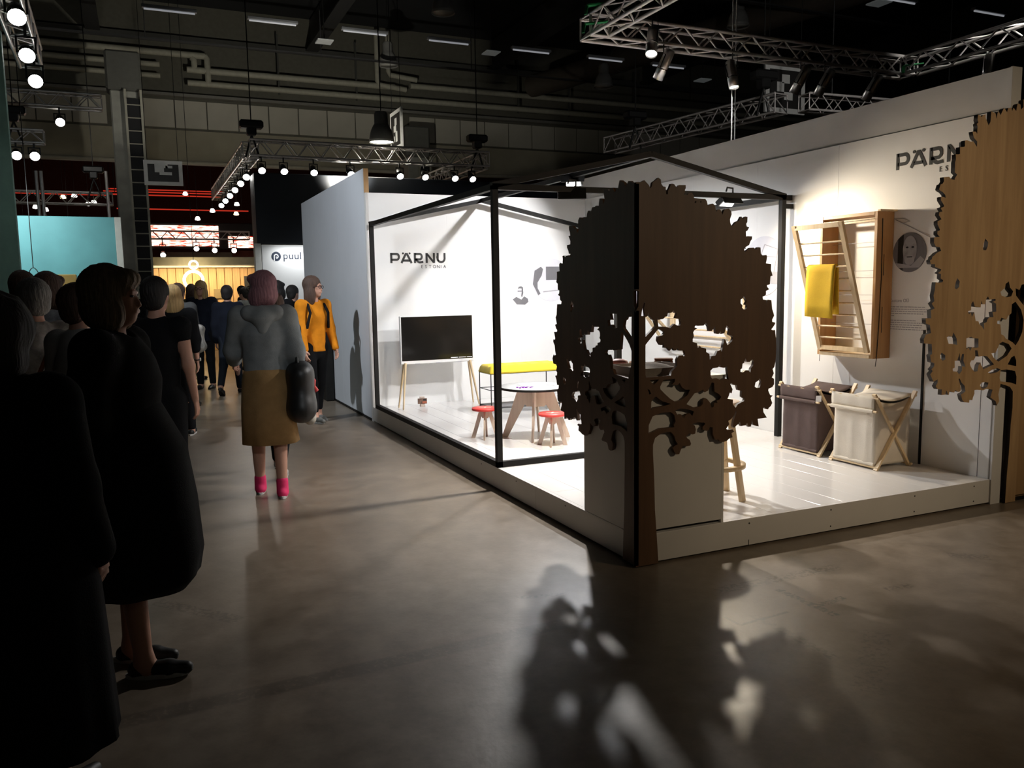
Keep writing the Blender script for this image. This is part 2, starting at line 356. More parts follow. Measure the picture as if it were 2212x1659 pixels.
TREE_L = "-31,2083 4,2089 33,2097 40,2104 58,2106 68,2094 80,2089 86,2079 93,2090 103,2103 121,2111 134,2119 147,2119 154,2101 162,2076 181,2075 190,2063 197,2061 207,2073 217,2089 239,2091 250,2077 258,2076 271,2086 318,2088 315,2077 310,2054 304,2031 316,2013 324,2015 327,2034 343,2044 360,2045 367,2026 372,1996 377,1994 386,2003 403,2010 414,2004 446,2005 458,1984 463,1977 473,1988 494,1990 506,1974 511,1955 548,1958 554,1939 562,1941 575,1958 597,1960 613,1945 616,1907 613,1895 604,1892 614,1878 623,1872 634,1878 636,1897 667,1902 686,1918 731,1919 730,1898 718,1879 715,1861 738,1861 725,1843 714,1827 716,1809 759,1806 758,1790 743,1774 734,1754 711,1750 724,1745 708,1737 711,1728 727,1731 744,1744 773,1741 783,1734 798,1745 820,1743 815,1724 819,1698 855,1702 865,1692 861,1651 898,1648 897,1608 907,1583 888,1573 887,1536 866,1531 869,1514 886,1503 860,1495 856,1470 838,1463 843,1445 898,1444 904,1412 907,1377 921,1361 914,1342 906,1320 931,1313 916,1291 900,1279 907,1269 946,1267 938,1248 931,1229 933,1218 956,1218 958,1202 939,1180 933,1145 924,1123 937,1117 951,1124 960,1114 972,1094 960,1062 921,1059 910,1046 922,1020 908,1008 913,990 937,985 919,961 913,930 886,929 892,906 914,895 907,865 909,862 905,836 898,824 884,822 875,814 866,824 849,826 849,807 867,769 816,763 815,721 800,722 786,733 765,733 759,721 746,723 735,735 699,734 689,747 666,750 653,734 640,735 640,758 649,788 655,807 644,807 640,792 620,782 600,776 607,752 592,740 591,720 609,716 631,717 644,707 625,701 630,675 603,667 581,658 546,655 534,663 509,668 497,689 487,703 484,722 485,743 472,735 454,728 424,732 418,746 435,765 423,776 400,782 376,781 362,774 368,763 380,749 377,728 359,718 336,723 325,727 316,711 331,694 348,664 342,658 297,657 283,652 269,619 249,615 230,625 221,653 227,667 240,679 232,709 218,732 196,744 164,746 137,739 110,723 97,697 95,674 95,572 101,307 108,184 116,13 -32,13 -30,1420 -17,1405 2,1446 4,1521 -6,1531 -17,1534 -30,1532;705,1468 697,1457 687,1451 689,1422 697,1413 704,1399 717,1395 727,1412 710,1423 723,1431 721,1446 710,1455;593,1300 585,1297 579,1270 573,1264 551,1265 543,1276 539,1266 509,1268 505,1296 490,1284 466,1285 461,1311 448,1330 433,1318 383,1319 371,1318 378,1311 395,1304 372,1297 363,1285 362,1268 369,1256 356,1245 361,1232 391,1226 390,1213 413,1208 416,1200 450,1193 449,1172 473,1164 475,1140 485,1147 500,1148 519,1164 525,1175 549,1178 564,1214 569,1237 579,1237 584,1215 595,1209 617,1223 630,1234 626,1245 595,1248 604,1269 607,1290;771,1107 756,1092 729,1094 720,1105 713,1092 696,1081 695,1054 691,1039 704,1038 717,1048 753,1050 772,1083 777,1101;591,1078 553,1077 542,1090 535,1077 498,1074 482,1063 484,1045 490,1022 508,1021 530,1012 554,1014 567,1021 589,1016 597,1010;828,984 798,981 790,967 794,945 809,941 822,951 832,970;627,981 621,973 628,949 637,928 644,941 640,963;696,906 644,913 638,920 612,921 600,896 619,894 635,889 632,868 652,849 667,862 703,869 716,883;233,1044 200,1035 179,1032 160,1008 144,996 147,978 185,943 228,915 245,910 289,926 317,946 332,968 295,974 272,997 239,1002 217,1011;493,996 475,967 460,950 434,951 419,958 404,948 381,946 363,929 341,905 321,891 352,874 370,867 402,865 414,882 425,913 452,911 476,895 486,858 496,869 507,883 519,884 522,899 543,906 543,921 531,930 503,936 494,957 498,983;118,945 105,941 89,917 87,888 131,888 174,893 204,901 147,925;358,847 318,861 273,869 245,858 251,840 273,836 293,820 307,836 324,839 347,829;234,813 226,838 212,851 174,856 137,852 97,843 84,823 71,797 70,753 110,765 137,773 185,773 226,773 229,797;123,1036 84,1041 97,1020;252,1398 167,1399 167,1324 197,1318 224,1327 229,1338 243,1336 259,1327 270,1329 278,1354 273,1363 237,1364 245,1381;32,1411 45,1386 78,1384 86,1370 102,1366 112,1335 107,1320 79,1300 33,1265 25,1265 25,1384 22,1386;128,1302 109,1291 79,1267 48,1236 25,1202 25,1158 28,1125 43,1091 58,1049 120,1054 206,1060 219,1085 247,1088 249,1137 266,1166 299,1163 307,1176 299,1189 263,1193 255,1203 249,1194 230,1195 224,1201 216,1193 192,1196 144,1203 131,1301"
TREE_R = "-14,2090 11,2091 30,2102 45,2090 61,2075 67,2060 77,2071 82,2093 100,2103 118,2118 133,2110 137,2087 148,2074 165,2072 165,2042 169,2033 178,2034 180,2053 190,2069 198,2089 209,2090 220,2087 230,2075 244,2076 252,2085 293,2086 294,2070 289,2061 288,2046 283,2036 307,2035 315,2043 334,2047 345,2034 349,2020 384,2017 423,2016 434,2005 439,1985 446,1979 457,1990 474,1993 488,1984 494,1962 500,1948 508,1962 525,1962 534,1949 540,1933 548,1954 560,1965 582,1968 600,1955 603,1937 592,1909 594,1891 604,1873 616,1877 633,1896 656,1903 670,1927 685,1913 700,1927 714,1925 713,1897 705,1886 710,1872 727,1868 716,1851 704,1844 707,1809 717,1819 749,1818 748,1803 738,1791 729,1770 700,1756 709,1751 694,1748 698,1728 712,1739 736,1754 762,1755 778,1744 792,1758 810,1756 814,1721 826,1712 854,1714 859,1702 852,1667 890,1663 889,1631 902,1597 887,1593 883,1547 863,1543 864,1533 880,1519 856,1510 856,1488 832,1477 835,1462 857,1459 864,1435 866,1454 878,1460 897,1456 904,1405 914,1382 919,1367 905,1344 906,1331 928,1327 928,1319 913,1300 900,1288 914,1281 928,1284 936,1236 940,1187 939,1138 936,1099 928,1067 916,1056 926,1030 911,1007 928,998 929,966 916,950 888,942 887,930 901,904 920,900 905,886 918,856 909,839 894,830 888,821 869,825 860,837 851,829 854,806 880,772 812,770 821,725 804,729 779,738 771,766 764,729 748,728 736,754 727,740 691,738 684,768 675,752 658,743 643,732 634,740 639,776 659,821 653,831 641,805 621,785 600,775 607,755 586,732 592,724 631,724 643,710 625,702 632,677 608,672 593,661 567,656 546,660 531,674 508,674 501,689 492,709 491,747 471,751 463,733 446,731 422,739 422,756 439,771 431,779 387,785 350,778 368,767 375,745 371,722 354,718 331,728 309,711 317,700 334,689 343,667 338,656 315,655 289,660 275,640 264,615 245,615 231,630 222,652 230,663 253,673 239,693 230,722 208,745 174,747 136,740 103,720 90,684 90,637 99,486 102,391 104,320 114,200 129,8 -12,8 -13,1419 -5,1443 -3,1522 -13,1532;354,2003 365,2004 362,1993 352,1992;391,2005 398,2004 395,1994 390,1995;697,1484 709,1467 718,1453 707,1436 722,1431 719,1412 698,1408 686,1418 689,1430 675,1444 676,1465 688,1470;31,1466 37,1457 31,1433 34,1415 37,1399 37,1389 12,1390 21,1438;39,1384 52,1388 58,1412 66,1387 76,1380 82,1371 95,1366 106,1334 40,1278;114,1386 125,1367 154,1371 165,1382 179,1384 187,1418 195,1402 208,1403 219,1417 228,1402 242,1400 231,1373 264,1368 269,1345 264,1331 245,1332 225,1342 198,1320 171,1327 122,1331;40,1235 74,1270 122,1318 144,1310 163,1298 149,1283 120,1277 117,1255 133,1231 147,1230 152,1242 161,1225 158,1214 182,1213 196,1196 213,1213 226,1196 240,1197 246,1210 260,1194 293,1192 299,1173 290,1160 282,1167 254,1166 243,1144 246,1111 211,1081 205,1060 129,1058 45,1060 40,1072;367,1330 381,1326 421,1326 435,1342 452,1320 458,1294 478,1294 498,1319 504,1279 525,1275 536,1291 545,1275 565,1279 579,1321 600,1301 595,1268 618,1260 627,1248 616,1229 587,1209 572,1241 563,1246 555,1204 547,1173 541,1185 517,1179 503,1154 477,1153 466,1132 463,1165 440,1178 439,1197 405,1205 397,1215 383,1202 377,1230 348,1238 348,1254 356,1268 351,1291 359,1303 378,1311 359,1319;716,1129 728,1107 747,1106 764,1120 777,1109 771,1083 756,1069 754,1045 738,1058 717,1059 700,1048 682,1052 681,1066 693,1073 696,1099 707,1103;536,1103 545,1086 566,1082 586,1088 589,1059 599,1011 587,1019 561,1020 546,1012 517,1025 485,1023 473,1037 471,1071 487,1084 525,1087;822,1007 835,984 823,953 802,951 786,961 792,985 810,993;617,993 635,980 656,979 666,949 694,942 693,908 715,895 712,883 667,867 651,848 631,869 631,896 592,903 601,920 609,941 621,933 627,956 611,986;135,1002 156,1038 233,1040 230,1024 214,1009 250,1003 264,1015 278,991 301,975 333,973 318,944 273,916 234,912 201,931 162,964 137,988;67,1043 129,1042 94,1014;54,996 67,988 77,967 65,963;76,875 78,923 97,945 110,949 124,938 149,921 207,902 152,893 97,890;310,893 363,950 385,953 420,968 434,952 454,958 482,1004 497,1001 501,950 530,936 548,918 536,902 516,899 522,884 501,888 496,865 484,858 470,891 449,913 435,919 423,910 421,885 404,872 361,870;235,861 265,872 318,864 361,849 350,824 333,839 307,836 294,814 274,839 251,836;62,795 87,842 146,858 207,856 229,838 238,804 227,782 230,770 136,771 92,756 61,747"
TREE_T = "3123,2762 3070,2735 3050,2745 3027,2724 3007,2740 2977,2732 2957,2726 2962,2680 2939,2660 2932,2693 2913,2699 2901,2693 2893,2649 2864,2669 2854,2645 2846,2667 2814,2663 2804,2635 2778,2659 2767,2652 2743,2612 2724,2636 2713,2623 2707,2586 2695,2620 2653,2631 2650,2565 2634,2541 2604,2585 2600,2608 2577,2602 2566,2590 2531,2603 2528,2569 2537,2554 2524,2544 2531,2527 2531,2481 2519,2495 2487,2494 2501,2456 2534,2435 2534,2400 2500,2433 2469,2431 2440,2438 2420,2434 2423,2398 2409,2394 2378,2392 2381,2350 2367,2346 2342,2345 2346,2315 2340,2295 2341,2269 2341,2234 2364,2220 2343,2196 2344,2187 2313,2189 2292,2204 2243,2200 2247,2174 2234,2158 2218,2154 2206,2123 2223,2112 2237,2109 2263,2091 2270,2072 2239,2079 2224,2075 2227,2056 2258,2024 2254,2016 2227,2008 2245,1987 2218,1983 2213,1964 2240,1939 2205,1925 2206,1906 2229,1874 2225,1868 2208,1864 2207,1845 2230,1828 2180,1825 2181,1791 2198,1768 2234,1764 2248,1741 2211,1729 2185,1710 2171,1704 2167,1687 2151,1681 2160,1658 2199,1656 2197,1640 2257,1624 2252,1613 2230,1601 2256,1593 2255,1566 2278,1554 2273,1542 2242,1539 2211,1543 2206,1493 2197,1458 2206,1423 2183,1408 2212,1376 2178,1365 2184,1314 2134,1315 2138,1282 2175,1271 2188,1219 2142,1211 2125,1182 2129,1156 2199,1148 2206,1084 2189,1077 2200,1032 2232,1023 2230,1003 2206,984 2218,972 2197,953 2215,924 2231,902 2269,916 2268,894 2252,871 2271,851 2311,847 2310,810 2345,810 2351,840 2377,806 2384,830 2428,819 2438,834 2457,825 2472,820 2486,823 2491,835 2483,864 2463,906 2474,910 2494,880 2525,857 2536,820 2516,809 2493,802 2508,764 2532,746 2577,740 2579,761 2606,755 2611,773 2624,797 2622,822 2646,823 2677,819 2707,815 2743,823 2802,813 2789,778 2784,761 2816,744 2839,732 2854,701 2876,729 2863,777 2878,831 2880,848 2940,833 2979,820 3010,788 3016,677 3007,549 3004,350 2995,197 2992,-5 3096,-5;2655,1822 2686,1798 2682,1770 2669,1746 2642,1746 2638,1766 2645,1794;2407,1567 2432,1545 2428,1510 2407,1494 2389,1502 2395,1538;2552,1399 2569,1415 2586,1379 2643,1373 2648,1418 2659,1393 2686,1392 2690,1421 2709,1445 2726,1422 2786,1425 2787,1413 2757,1407 2792,1394 2799,1341 2763,1337 2774,1304 2735,1305 2715,1290 2710,1273 2683,1266 2690,1221 2664,1246 2642,1259 2629,1280 2602,1283 2583,1342 2564,1310 2550,1343 2537,1329 2522,1344 2529,1352 2552,1355;2357,1195 2384,1188 2396,1215 2428,1174 2435,1133 2398,1139 2355,1143 2335,1186;2521,1172 2567,1181 2589,1170 2637,1166 2641,1108 2614,1105 2578,1111 2562,1087 2549,1108 2523,1101;2279,1074 2293,1088 2328,1070 2330,1042 2305,1035 2284,1052;2420,1029 2443,1028 2456,1060 2463,1080 2472,1026 2487,1070 2505,1070 2502,1025 2525,983 2492,989 2491,960 2467,935 2448,955 2407,961 2403,977 2423,984;2565,1005 2578,1023 2602,1024 2616,1044 2609,1089 2633,1088 2648,1046 2702,1048 2733,1042 2804,984 2774,978 2700,957 2677,987 2669,1004 2652,988 2643,948 2614,945 2588,967 2569,991;2879,1135 2943,1116 2973,1085 2930,1037 2846,1001 2801,1026 2771,1061 2811,1063 2833,1096 2849,1124;2813,1278 2843,1280 2854,1298 2905,1284 2921,1308 2951,1324 2952,1386 2988,1402 3050,1346 3081,1278 3075,1195 3042,1137 3013,1104 2979,1127 2941,1143 2909,1155 2888,1176 2860,1186 2848,1253 2814,1258;2831,1471 2875,1499 2879,1524 2909,1540 2925,1498 2958,1473 2942,1440 2899,1433 2843,1446;2981,1493 3020,1480 3042,1517 3079,1521 3073,1375 3019,1418 2991,1443;2747,933 2783,948 2837,958 2875,947 2833,929 2772,924;2873,941 2931,944 3021,928 3040,889 3041,833 2989,849 2878,865 2867,890;2975,1023 3006,1035 3028,1000 3031,961 2941,977;2674,852 2691,868 2721,870 2758,864 2748,835 2707,825 2691,830"
# ------------------------------------------------------------------ setting: hall
HP, W, D, YF = 0.172, 2.883, 5.736, 1.965
STRIPS = [((0.454, -0.60), (0.464, -1.0), 0.055, 0.9, 0.52), ((0.426, -0.862), (0.675, -0.84), 0.05, 0.85, 0.5), ((0.15, -0.49), (1.0, -0.49), 0.10, 0.5, 0.5),
          ((-0.012, -0.77), (-0.009, -0.89), 0.02, 0.7, 0.6), ((-0.006, -0.88), (0.30, -0.857), 0.022, 0.7, 0.6), ((0.93, -0.854), (1.11, -0.871), 0.06, 0.5, 0.48),
          ((1.68, -0.62), (1.85, -0.76), 0.10, 0.4, 0.5), ((0.122, -0.80), (0.12, -1.34), 0.06, 0.35, 0.5), ((-0.80, -0.11), (-0.54, -0.19), 0.05, 0.5, 0.48),
          ((-2.46, 0.66), (-2.08, 0.2), 0.10, 0.35, 0.5), ((-3.5, -0.62), (-0.6, -0.5), 0.12, 0.30, 0.6), ((0.0, -1.6), (0.5, -1.2), 0.14, 0.3, 0.45)]
struct('floor', MB().box(-22, 26, -8, 46, -0.1, 0), floor_material())
struct('ceiling', MB().box(-22, 26, -8, 46, 9.6, 9.8), M_darkceil)
struct('wall_far', MB().box(-22, 26, 45.8, 46, 0, 9.6), mat('far_wall', (0.05, 0.045, 0.04), 0.9))
struct('wall_left', MB().box(-22, -21.8, -8, 46, 0, 9.6), mat('side_wall', (0.06, 0.06, 0.055), 0.9))
struct('wall_right_side', MB().box(25.8, 26, -8, 46, 0, 9.6), MATS['side_wall'])
struct('wall_rear', MB().box(-22, 26, -8, -7.8, 0, 9.6), MATS['side_wall'])

# deep beam across the hall with a row of facing panels, a fabric skirt and service pipes
HY = 22.0
hdr = struct('wall_header', MB().box(-20, 24, HY, HY+0.6, 5.28, 9.6), mat('header_dark', (0.10, 0.095, 0.075), 0.8, var=0.1))
random.seed(3)
px = -9.0; pm = {}
while px < 20:
    w_ = 0.86
    if not (-3.2 < px+w_/2 < -2.0) and not (5.15 < px+w_/2 < 5.9):
        key = 'panel'
        if key not in pm: pm[key] = MB().bbox(0, w_-0.03, -0.05, 0.0, 0, 0.76, 0.006).mesh('panel'); pm[key].materials.append(M_beige)
        o = bpy.data.objects.new('panel', pm[key]); COL.objects.link(o); o.parent = hdr; o.location = (px, HY, 6.22)
    px += w_
sk = MB(); n = 120; vs = []; fs = []
for i in range(n+1):
    x = -19.5+43.0*i/n
    for z, dy in ((6.16, 0.02), (5.9, 0.10+0.03*math.sin(i*0.9)), (5.5, 0.16+0.06*math.sin(i*0.9+1)), (5.25, 0.12)): vs.append((x, HY-dy, z))
for i in range(n):
    for j in range(3): fs.append((i*4+j, i*4+j+1, i*4+5+j, i*4+4+j))
struct('fabric_skirt', sk.add(vs, fs, True), M_curtain, hdr)
struct('skirt_hem', MB().tube((-19.5, HY-0.16, 5.24), (23.5, HY-0.16, 5.24), 0.06), mat('hem', (0.5, 0.47, 0.38), 0.7), hdr)
struct('cable_tray', MB().box(-19.5, 23.5, HY-0.30, HY-0.06, 7.04, 7.12), mat('tray', (0.16, 0.155, 0.14), 0.6), hdr)
struct('beam_flange', MB().box(-19.5, 23.5, HY-0.2, HY+0.1, 8.55, 8.7), mat('flange', (0.05, 0.05, 0.045), 0.8), hdr)
for z, r, x0, x1 in ((8.18, 0.09, -19, -0.4), (7.85, 0.075, -19, -1.6), (7.55, 0.07, -19, -1.6), (7.78, 0.09, -0.9, 5.1), (7.42, 0.085, -0.9, 23), (7.86, 0.085, 5.6, 23)):
    struct('service_pipe', MB().tube((x0, HY-0.3, z), (x1, HY-0.3, z), r, n=12), M_pipe, hdr)
for x, za, zb in ((-0.4, 8.18, 7.42), (-0.75, 8.1, 7.78)):
    struct('pipe_drop', MB().path([(x, HY-0.3, za), (x+0.05, HY-0.32, za-0.06), (x+0.05, HY-0.32, zb+0.06), (x, HY-0.3, zb)], 0.085), M_pipe, hdr)
for x, zb in ((4.55, 7.78), (4.9, 8.1)):
    struct('pipe_drop', MB().path([(x, HY-0.35, 9.4), (x, HY-0.35, zb+0.12), (x+0.05, HY-0.35, zb+0.02), (x+0.9, HY-0.35, zb-0.06)], 0.08), M_pipe, hdr)
for x in (-7, -4.6, 1.6, 3.9, 9.3, 11.2, 13.8):
    struct('pipe_hanger', MB().bar((x, HY-0.28, 7.3), (x, HY-0.28, 9.0), 0.05), MATS['flange'], hdr)

# columns with ladder racks
def column(x, y, w, ztop, label, ladder=True):
    t = thing('hall_column', label, 'column', (x, y, 0))
    part('shaft', MB().bbox(-w/2, w/2, -w/2, w/2, 0, ztop, 0.03), M_conc, t)
    part('capital', MB().bbox(-w*0.62, w*0.62, -w*0.62, w*0.62, ztop, ztop+0.9, 0.05), mat('capital_dark', (0.10, 0.10, 0.09), 0.8), t)
    if ladder:
        lx = w*0.30
        part('cable_duct', MB().box(lx-0.16, lx+0.16, -w/2-0.10, -w/2-0.002, 0, ztop-0.2), mat('duct_black', (0.008, 0.008, 0.01), 0.8), t)
        for s in (-1, 1):
            part('ladder_rail', MB().bar((lx+s*0.17, -w/2-0.13, 0.0), (lx+s*0.17, -w/2-0.13, ztop), 0.05), M_pipe, t)
        lm = MB().tube((-0.17, 0, 0), (0.17, 0, 0), 0.015, n=6).mesh('ladder_rung'); lm.materials.append(M_pipe)
        z = 0.3
        while z < ztop-0.2:
            o = bpy.data.objects.new('ladder_rung', lm); COL.objects.link(o); o.parent = t; o.location = (lx, -w/2-0.13, z); z += 0.30
    return t
column(-2.52, 18.6, 0.62, 6.35, 'grey concrete hall column with black ladder rack, left of the aisle')
column(5.45, 21.0, 0.62, 5.55, 'grey concrete hall column with dark collar seen above the white stand', True)
# ------------------------------------------------------------------ the white stand
st = thing('stand_platform', 'low white exhibition platform with glossy plank deck at the aisle corner', 'platform', (0, 0, 0))
part('plinth', MB().box(0.05, W-0.012, 0.05, D-0.006, 0, 0.15), M_black, st)
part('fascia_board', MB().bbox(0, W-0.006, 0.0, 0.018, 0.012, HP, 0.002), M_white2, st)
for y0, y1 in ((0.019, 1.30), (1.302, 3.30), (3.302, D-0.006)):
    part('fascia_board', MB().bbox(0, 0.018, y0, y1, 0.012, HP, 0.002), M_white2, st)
part('edge_trim', MB().box(0.0, W-0.006, 0.0, 0.03, HP, HP+0.0035), M_deck, st)
part('edge_trim', MB().box(0.0, 0.03, 0.03, D-0.006, HP, HP+0.0035), M_deck, st)
nb = 15; bw = (W-0.034)/nb
for i in range(nb):
    cuts = [0.032, 1.1+0.9*((i*0.37) % 1), 3.0+0.9*((i*0.61) % 1), D-0.002]
    for a, b in zip(cuts[:-1], cuts[1:]):
        part('plank', MB().bbox(0.032+i*bw, 0.032+(i+1)*bw-0.0012, a, b-0.0012, 0.15, HP+0.003, 0.001), M_deck, st)
sm = MB().lathe([(0.0045, 0), (0.004, 0.001)], n=8)
for x in (0.78, 1.42, 2.15, 2.72):
    for z in (0.04, 0.145):
        if not (x < 0.8 and z < 0.1):
            o = MB().lathe([(0.0055, 0), (0.005, 0.0015)], (x, -0.0006, z), 8, Matrix.Rotation(PI/2, 3, 'X')); part('screw', o, M_print_dark, st)
for y in (0.85, 1.62, 2.3):
    o = MB().lathe([(0.0055, 0), (0.005, 0.0015)], (-0.0006, y, 0.145), 8, Matrix.Rotation(-PI/2, 3, 'Y')); part('screw', o, M_print_dark, st)
part('crack', MB().box(0.776, 0.781, -0.001, 0.0, 0.012, 0.045), M_print_dark, st)

HB, HW = 2.673, 2.94
# right-hand wall: framed wall with facing panels, a taller header strip stays visible above them
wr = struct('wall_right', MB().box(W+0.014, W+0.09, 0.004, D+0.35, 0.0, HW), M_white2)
for y0, y1 in ((0.02, 1.458), (1.460, 2.44), (2.4405, 3.44), (3.4405, 4.44), (4.4405, D)):
    struct('panel', MB().bbox(W, W+0.014, y0, y1, HP, HB, 0.0004), M_white, wr)
struct('cable_cover', MB().box(W-0.008, W+0.001, 0.566, 0.584, HP+0.003, 1.19), M_black, wr)
struct('joint', MB().box(W-0.0005, W+0.001, 0.100, 0.104, HP+0.003, HB), M_black, wr)
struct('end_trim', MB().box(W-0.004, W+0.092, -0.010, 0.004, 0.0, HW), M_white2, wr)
wb = struct('wall_back', MB().box(0.062, W+0.012, D+0.014, D+0.06, 0.0, HB), M_white)
for x0, x1 in ((0.02, 0.98), (0.9804, 1.95), (1.9504, W-0.001)):
    struct('panel', MB().bbox(x0, x1, D, D+0.014, HP, HB, 0.0003), M_white, wb)
struct('end_trim', MB().box(-0.002, 0.02, D-0.004, D+0.06, 0.0, HB), M_white2, wb)
wg = struct('wall_wing', MB().box(0.0, 0.045, D+0.075, 9.9, 0.0, 2.955), M_greywall)
struct('edge_strip', MB().box(0.002, 0.058, D+0.066, D+0.075, 2.68, 2.955), M_larch, wg)
struct('joint', MB().box(-0.0015, 0.0, 7.30, 7.306, 0.02, 2.95), MATS['pale_grey_paint'], wg)
struct('skirting', MB().box(-0.006, 0.0, D+0.08, 9.9, 0.0, 0.03), M_black, wg)
single('black_plinth', MB().bbox(-0.13, -0.012, 7.85, 9.2, 0, 1.12, 0.01), M_black, 'low black display plinth against the pale grey wing wall', 'plinth')

# black timber house frame
T = 0.045; XL, XR, YB = 0.0225, 2.775, 5.615; YFc = YF+0.0225; ZE, ZA = 2.302, 2.605; XM = (XL+XR)/2
hf = thing('house_frame', 'open black timber house frame with gable roof standing on the white platform', 'frame', (XM, YF, HP), world=True)
def beam(n, p, q, w=T, h=T): part(n, MB().bar(p, q, w, h), M_black, hf)
z0 = HP+0.004
for x in (XL, XR):
    for y in (YFc, YB): beam('post', (x, y, z0), (x, y, ZE+T/2))
beam('post', (1.09, YFc, z0), (1.09, YFc, ZE-T/2))
beam('floor_rail', (XL-T/2, YFc, z0+T/2), (1.09, YFc, z0+T/2))
beam('floor_rail', (XL, YFc, z0+T/2), (XL, YB, z0+T/2))
for y in (YFc, YB):
    if y < 3: beam('tie_beam', (XL-T/2, y, ZE), (XR+T/2, y, ZE))
    for x in (XL, XR):
        e = (XL-T/2) if x == XL else (XR+T/2)
        beam('rafter', (e, y, ZE+0.008), (XM, y, ZA))
for x in (XL, XR): beam('eave_beam', (x, YFc, ZE), (x, YB, ZE))
beam('ridge_beam', (XM, YFc, ZA), (XM, YB, ZA))
beam('wall_bracket', (XR, YFc+0.01, ZE), (W-0.002, YFc+0.01, ZE), 0.03, 0.045); beam('wall_bracket', (XR, YFc, ZE-0.075), (W-0.002, YFc, ZE-0.075), 0.04, 0.04)

# clamped floodlights
def flood(name, loc, aim, label, lit):
    loc = Vector(loc); t = thing('clamp_floodlight', label, 'floodlight', loc, group='floodlights clamped to the house frame')
    d = (Vector(aim)-loc).normalized(); a = d.cross(Vector((0, 0, 1))).normalized(); u = a.cross(d)
    M = frame((0, 0, 0), a, u, d)
    part('housing', MB().prism([(-0.085, -0.05), (0.085, -0.05), (0.07, 0.05), (-0.07, 0.05)], M @ Matrix.Translation((0, 0, -0.06)), 0.05), M_blackmetal, t)
    part('visor', MB().prism([(-0.11, 0.045), (0.11, 0.045), (0.11, 0.052), (-0.11, 0.052)], M @ Matrix.Translation((0, 0, -0.05)), 0.09), M_blackmetal, t)
    part('lens', MB().prism([(-0.07, -0.04), (0.07, -0.04), (0.06, 0.04), (-0.06, 0.04)], M @ Matrix.Translation((0, 0, -0.009)), 0.003), lit, t)
    part('clamp', MB().path([(0, 0.0, 0.05), (0.04, 0.0, 0.09), (0.04, 0.0, 0.13), (-0.02, 0, 0.135), (-0.03, 0, 0.10)], 0.008), M_blackmetal, t)
    return t
flood('a', (0.68, 2.00, 2.245), (0.35, 1.2, 0.0), 'black clamp floodlight on the tie beam left of the dark tree', M_lens_soft)
flood('b', (2.20, 2.00, 2.235), (2.35, 0.6, 0.4), 'black clamp floodlight on the tie beam right of the dark tree', M_lens_soft)
flood('c', (1.40, 3.30, 2.535), (0.2, 1.6, 0.3), 'lit clamp floodlight hanging under the ridge beam of the house frame', M_lens)

# ------------------------------------------------------------------ plywood trees
def loops(s, clamp):
    out = []
    for p in s.split(';'):
        q = []
        for ab in p.split():
            a, b = ab.split(','); a = int(a)/1000; b = int(b)/1000
            if clamp and a < -0.009: a = -0.02
            q.append((a, max(b, 0.003)))
        out.append(q)
    return out
def tree_sheet(data, M, mt, clamp=True, th=0.018, edge=None):
    me = flat_mesh('sheet', loops(data, clamp), th); bake_mesh(me, M)
    me.materials.append(mt)
    if edge:
        me.materials.append(edge); nrm = (M.to_3x3() @ Vector((0, 0, 1))).normalized()
        for p in me.polygons: p.material_index = 0 if abs(p.normal.dot(nrm)) > 0.7 else 1
    return me
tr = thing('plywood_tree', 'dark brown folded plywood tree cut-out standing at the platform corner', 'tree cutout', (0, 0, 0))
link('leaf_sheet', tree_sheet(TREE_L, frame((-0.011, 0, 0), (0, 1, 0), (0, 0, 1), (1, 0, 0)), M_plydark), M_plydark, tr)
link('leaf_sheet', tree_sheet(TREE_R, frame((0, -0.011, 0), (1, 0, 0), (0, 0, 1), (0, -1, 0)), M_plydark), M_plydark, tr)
part('corner_batten', MB().box(-0.0015, -0.0005, -0.0015, -0.0005, 0.2, 0.9), M_plydark, tr)
tr2 = thing('plywood_tree', 'light oak plywood tree cut-out in front of the right end of the stand', 'tree cutout', (3.05, 0, 0), world=True)
link('leaf_sheet', tree_sheet(TREE_T, frame((0, -0.0255, 0), (1, 0, 0), (0, 0, 1), (0, -1, 0)), M_ply, False, 0.029, M_plyedge), M_ply, tr2)
nw = struct('wall_neighbour', MB().box(3.115, 4.9, -0.02, 0.03, 0.0, 0.02), M_black)
for i in range(4):
    struct('board', MB().bbox(3.115+i*0.44, 3.115+(i+1)*0.44-0.003, -0.025, 0.0, 0.04, 3.05, 0.002), M_wall_wood, nw)
struct('stud', MB().box(3.12, 4.87, 0.0, 0.04, 0.02, 3.05), M_wall_wood, nw)
# ------------------------------------------------------------------ prints and lettering on the stand walls
def arc(cx, cy, rx, ry, a0, a1, n=10): return [(cx+rx*math.cos(math.radians(a0+(a1-a0)*i/n)), cy+ry*math.sin(math.radians(a0+(a1-a0)*i/n))) for i in range(n+1)]
def stroke(mb, pts, w, M, t=0.002, closed=False):
    """flat ribbon of width w along a polyline, mitred"""
    P = [Vector((a, b)) for a, b in pts]; Lf = []; Rt = []
    for i, p in enumerate(P):
        d0 = (P[i]-P[i-1]).normalized() if i > 0 else (P[1]-P[0]).normalized()
        d1 = (P[i+1]-P[i]).normalized() if i < len(P)-1 else d0
        tn = (d0+d1).normalized(); nn = Vector((-tn.y, tn.x)); k = w/2/max(0.35, nn.dot(Vector((-d0.y, d0.x))))
        Lf.append(p+nn*k); Rt.append(p-nn*k)
    for i in range(len(P)-1): mb.prism([(Lf[i].x, Lf[i].y), (Rt[i].x, Rt[i].y), (Rt[i+1].x, Rt[i+1].y), (Lf[i+1].x, Lf[i+1].y)][::-1], M, t)
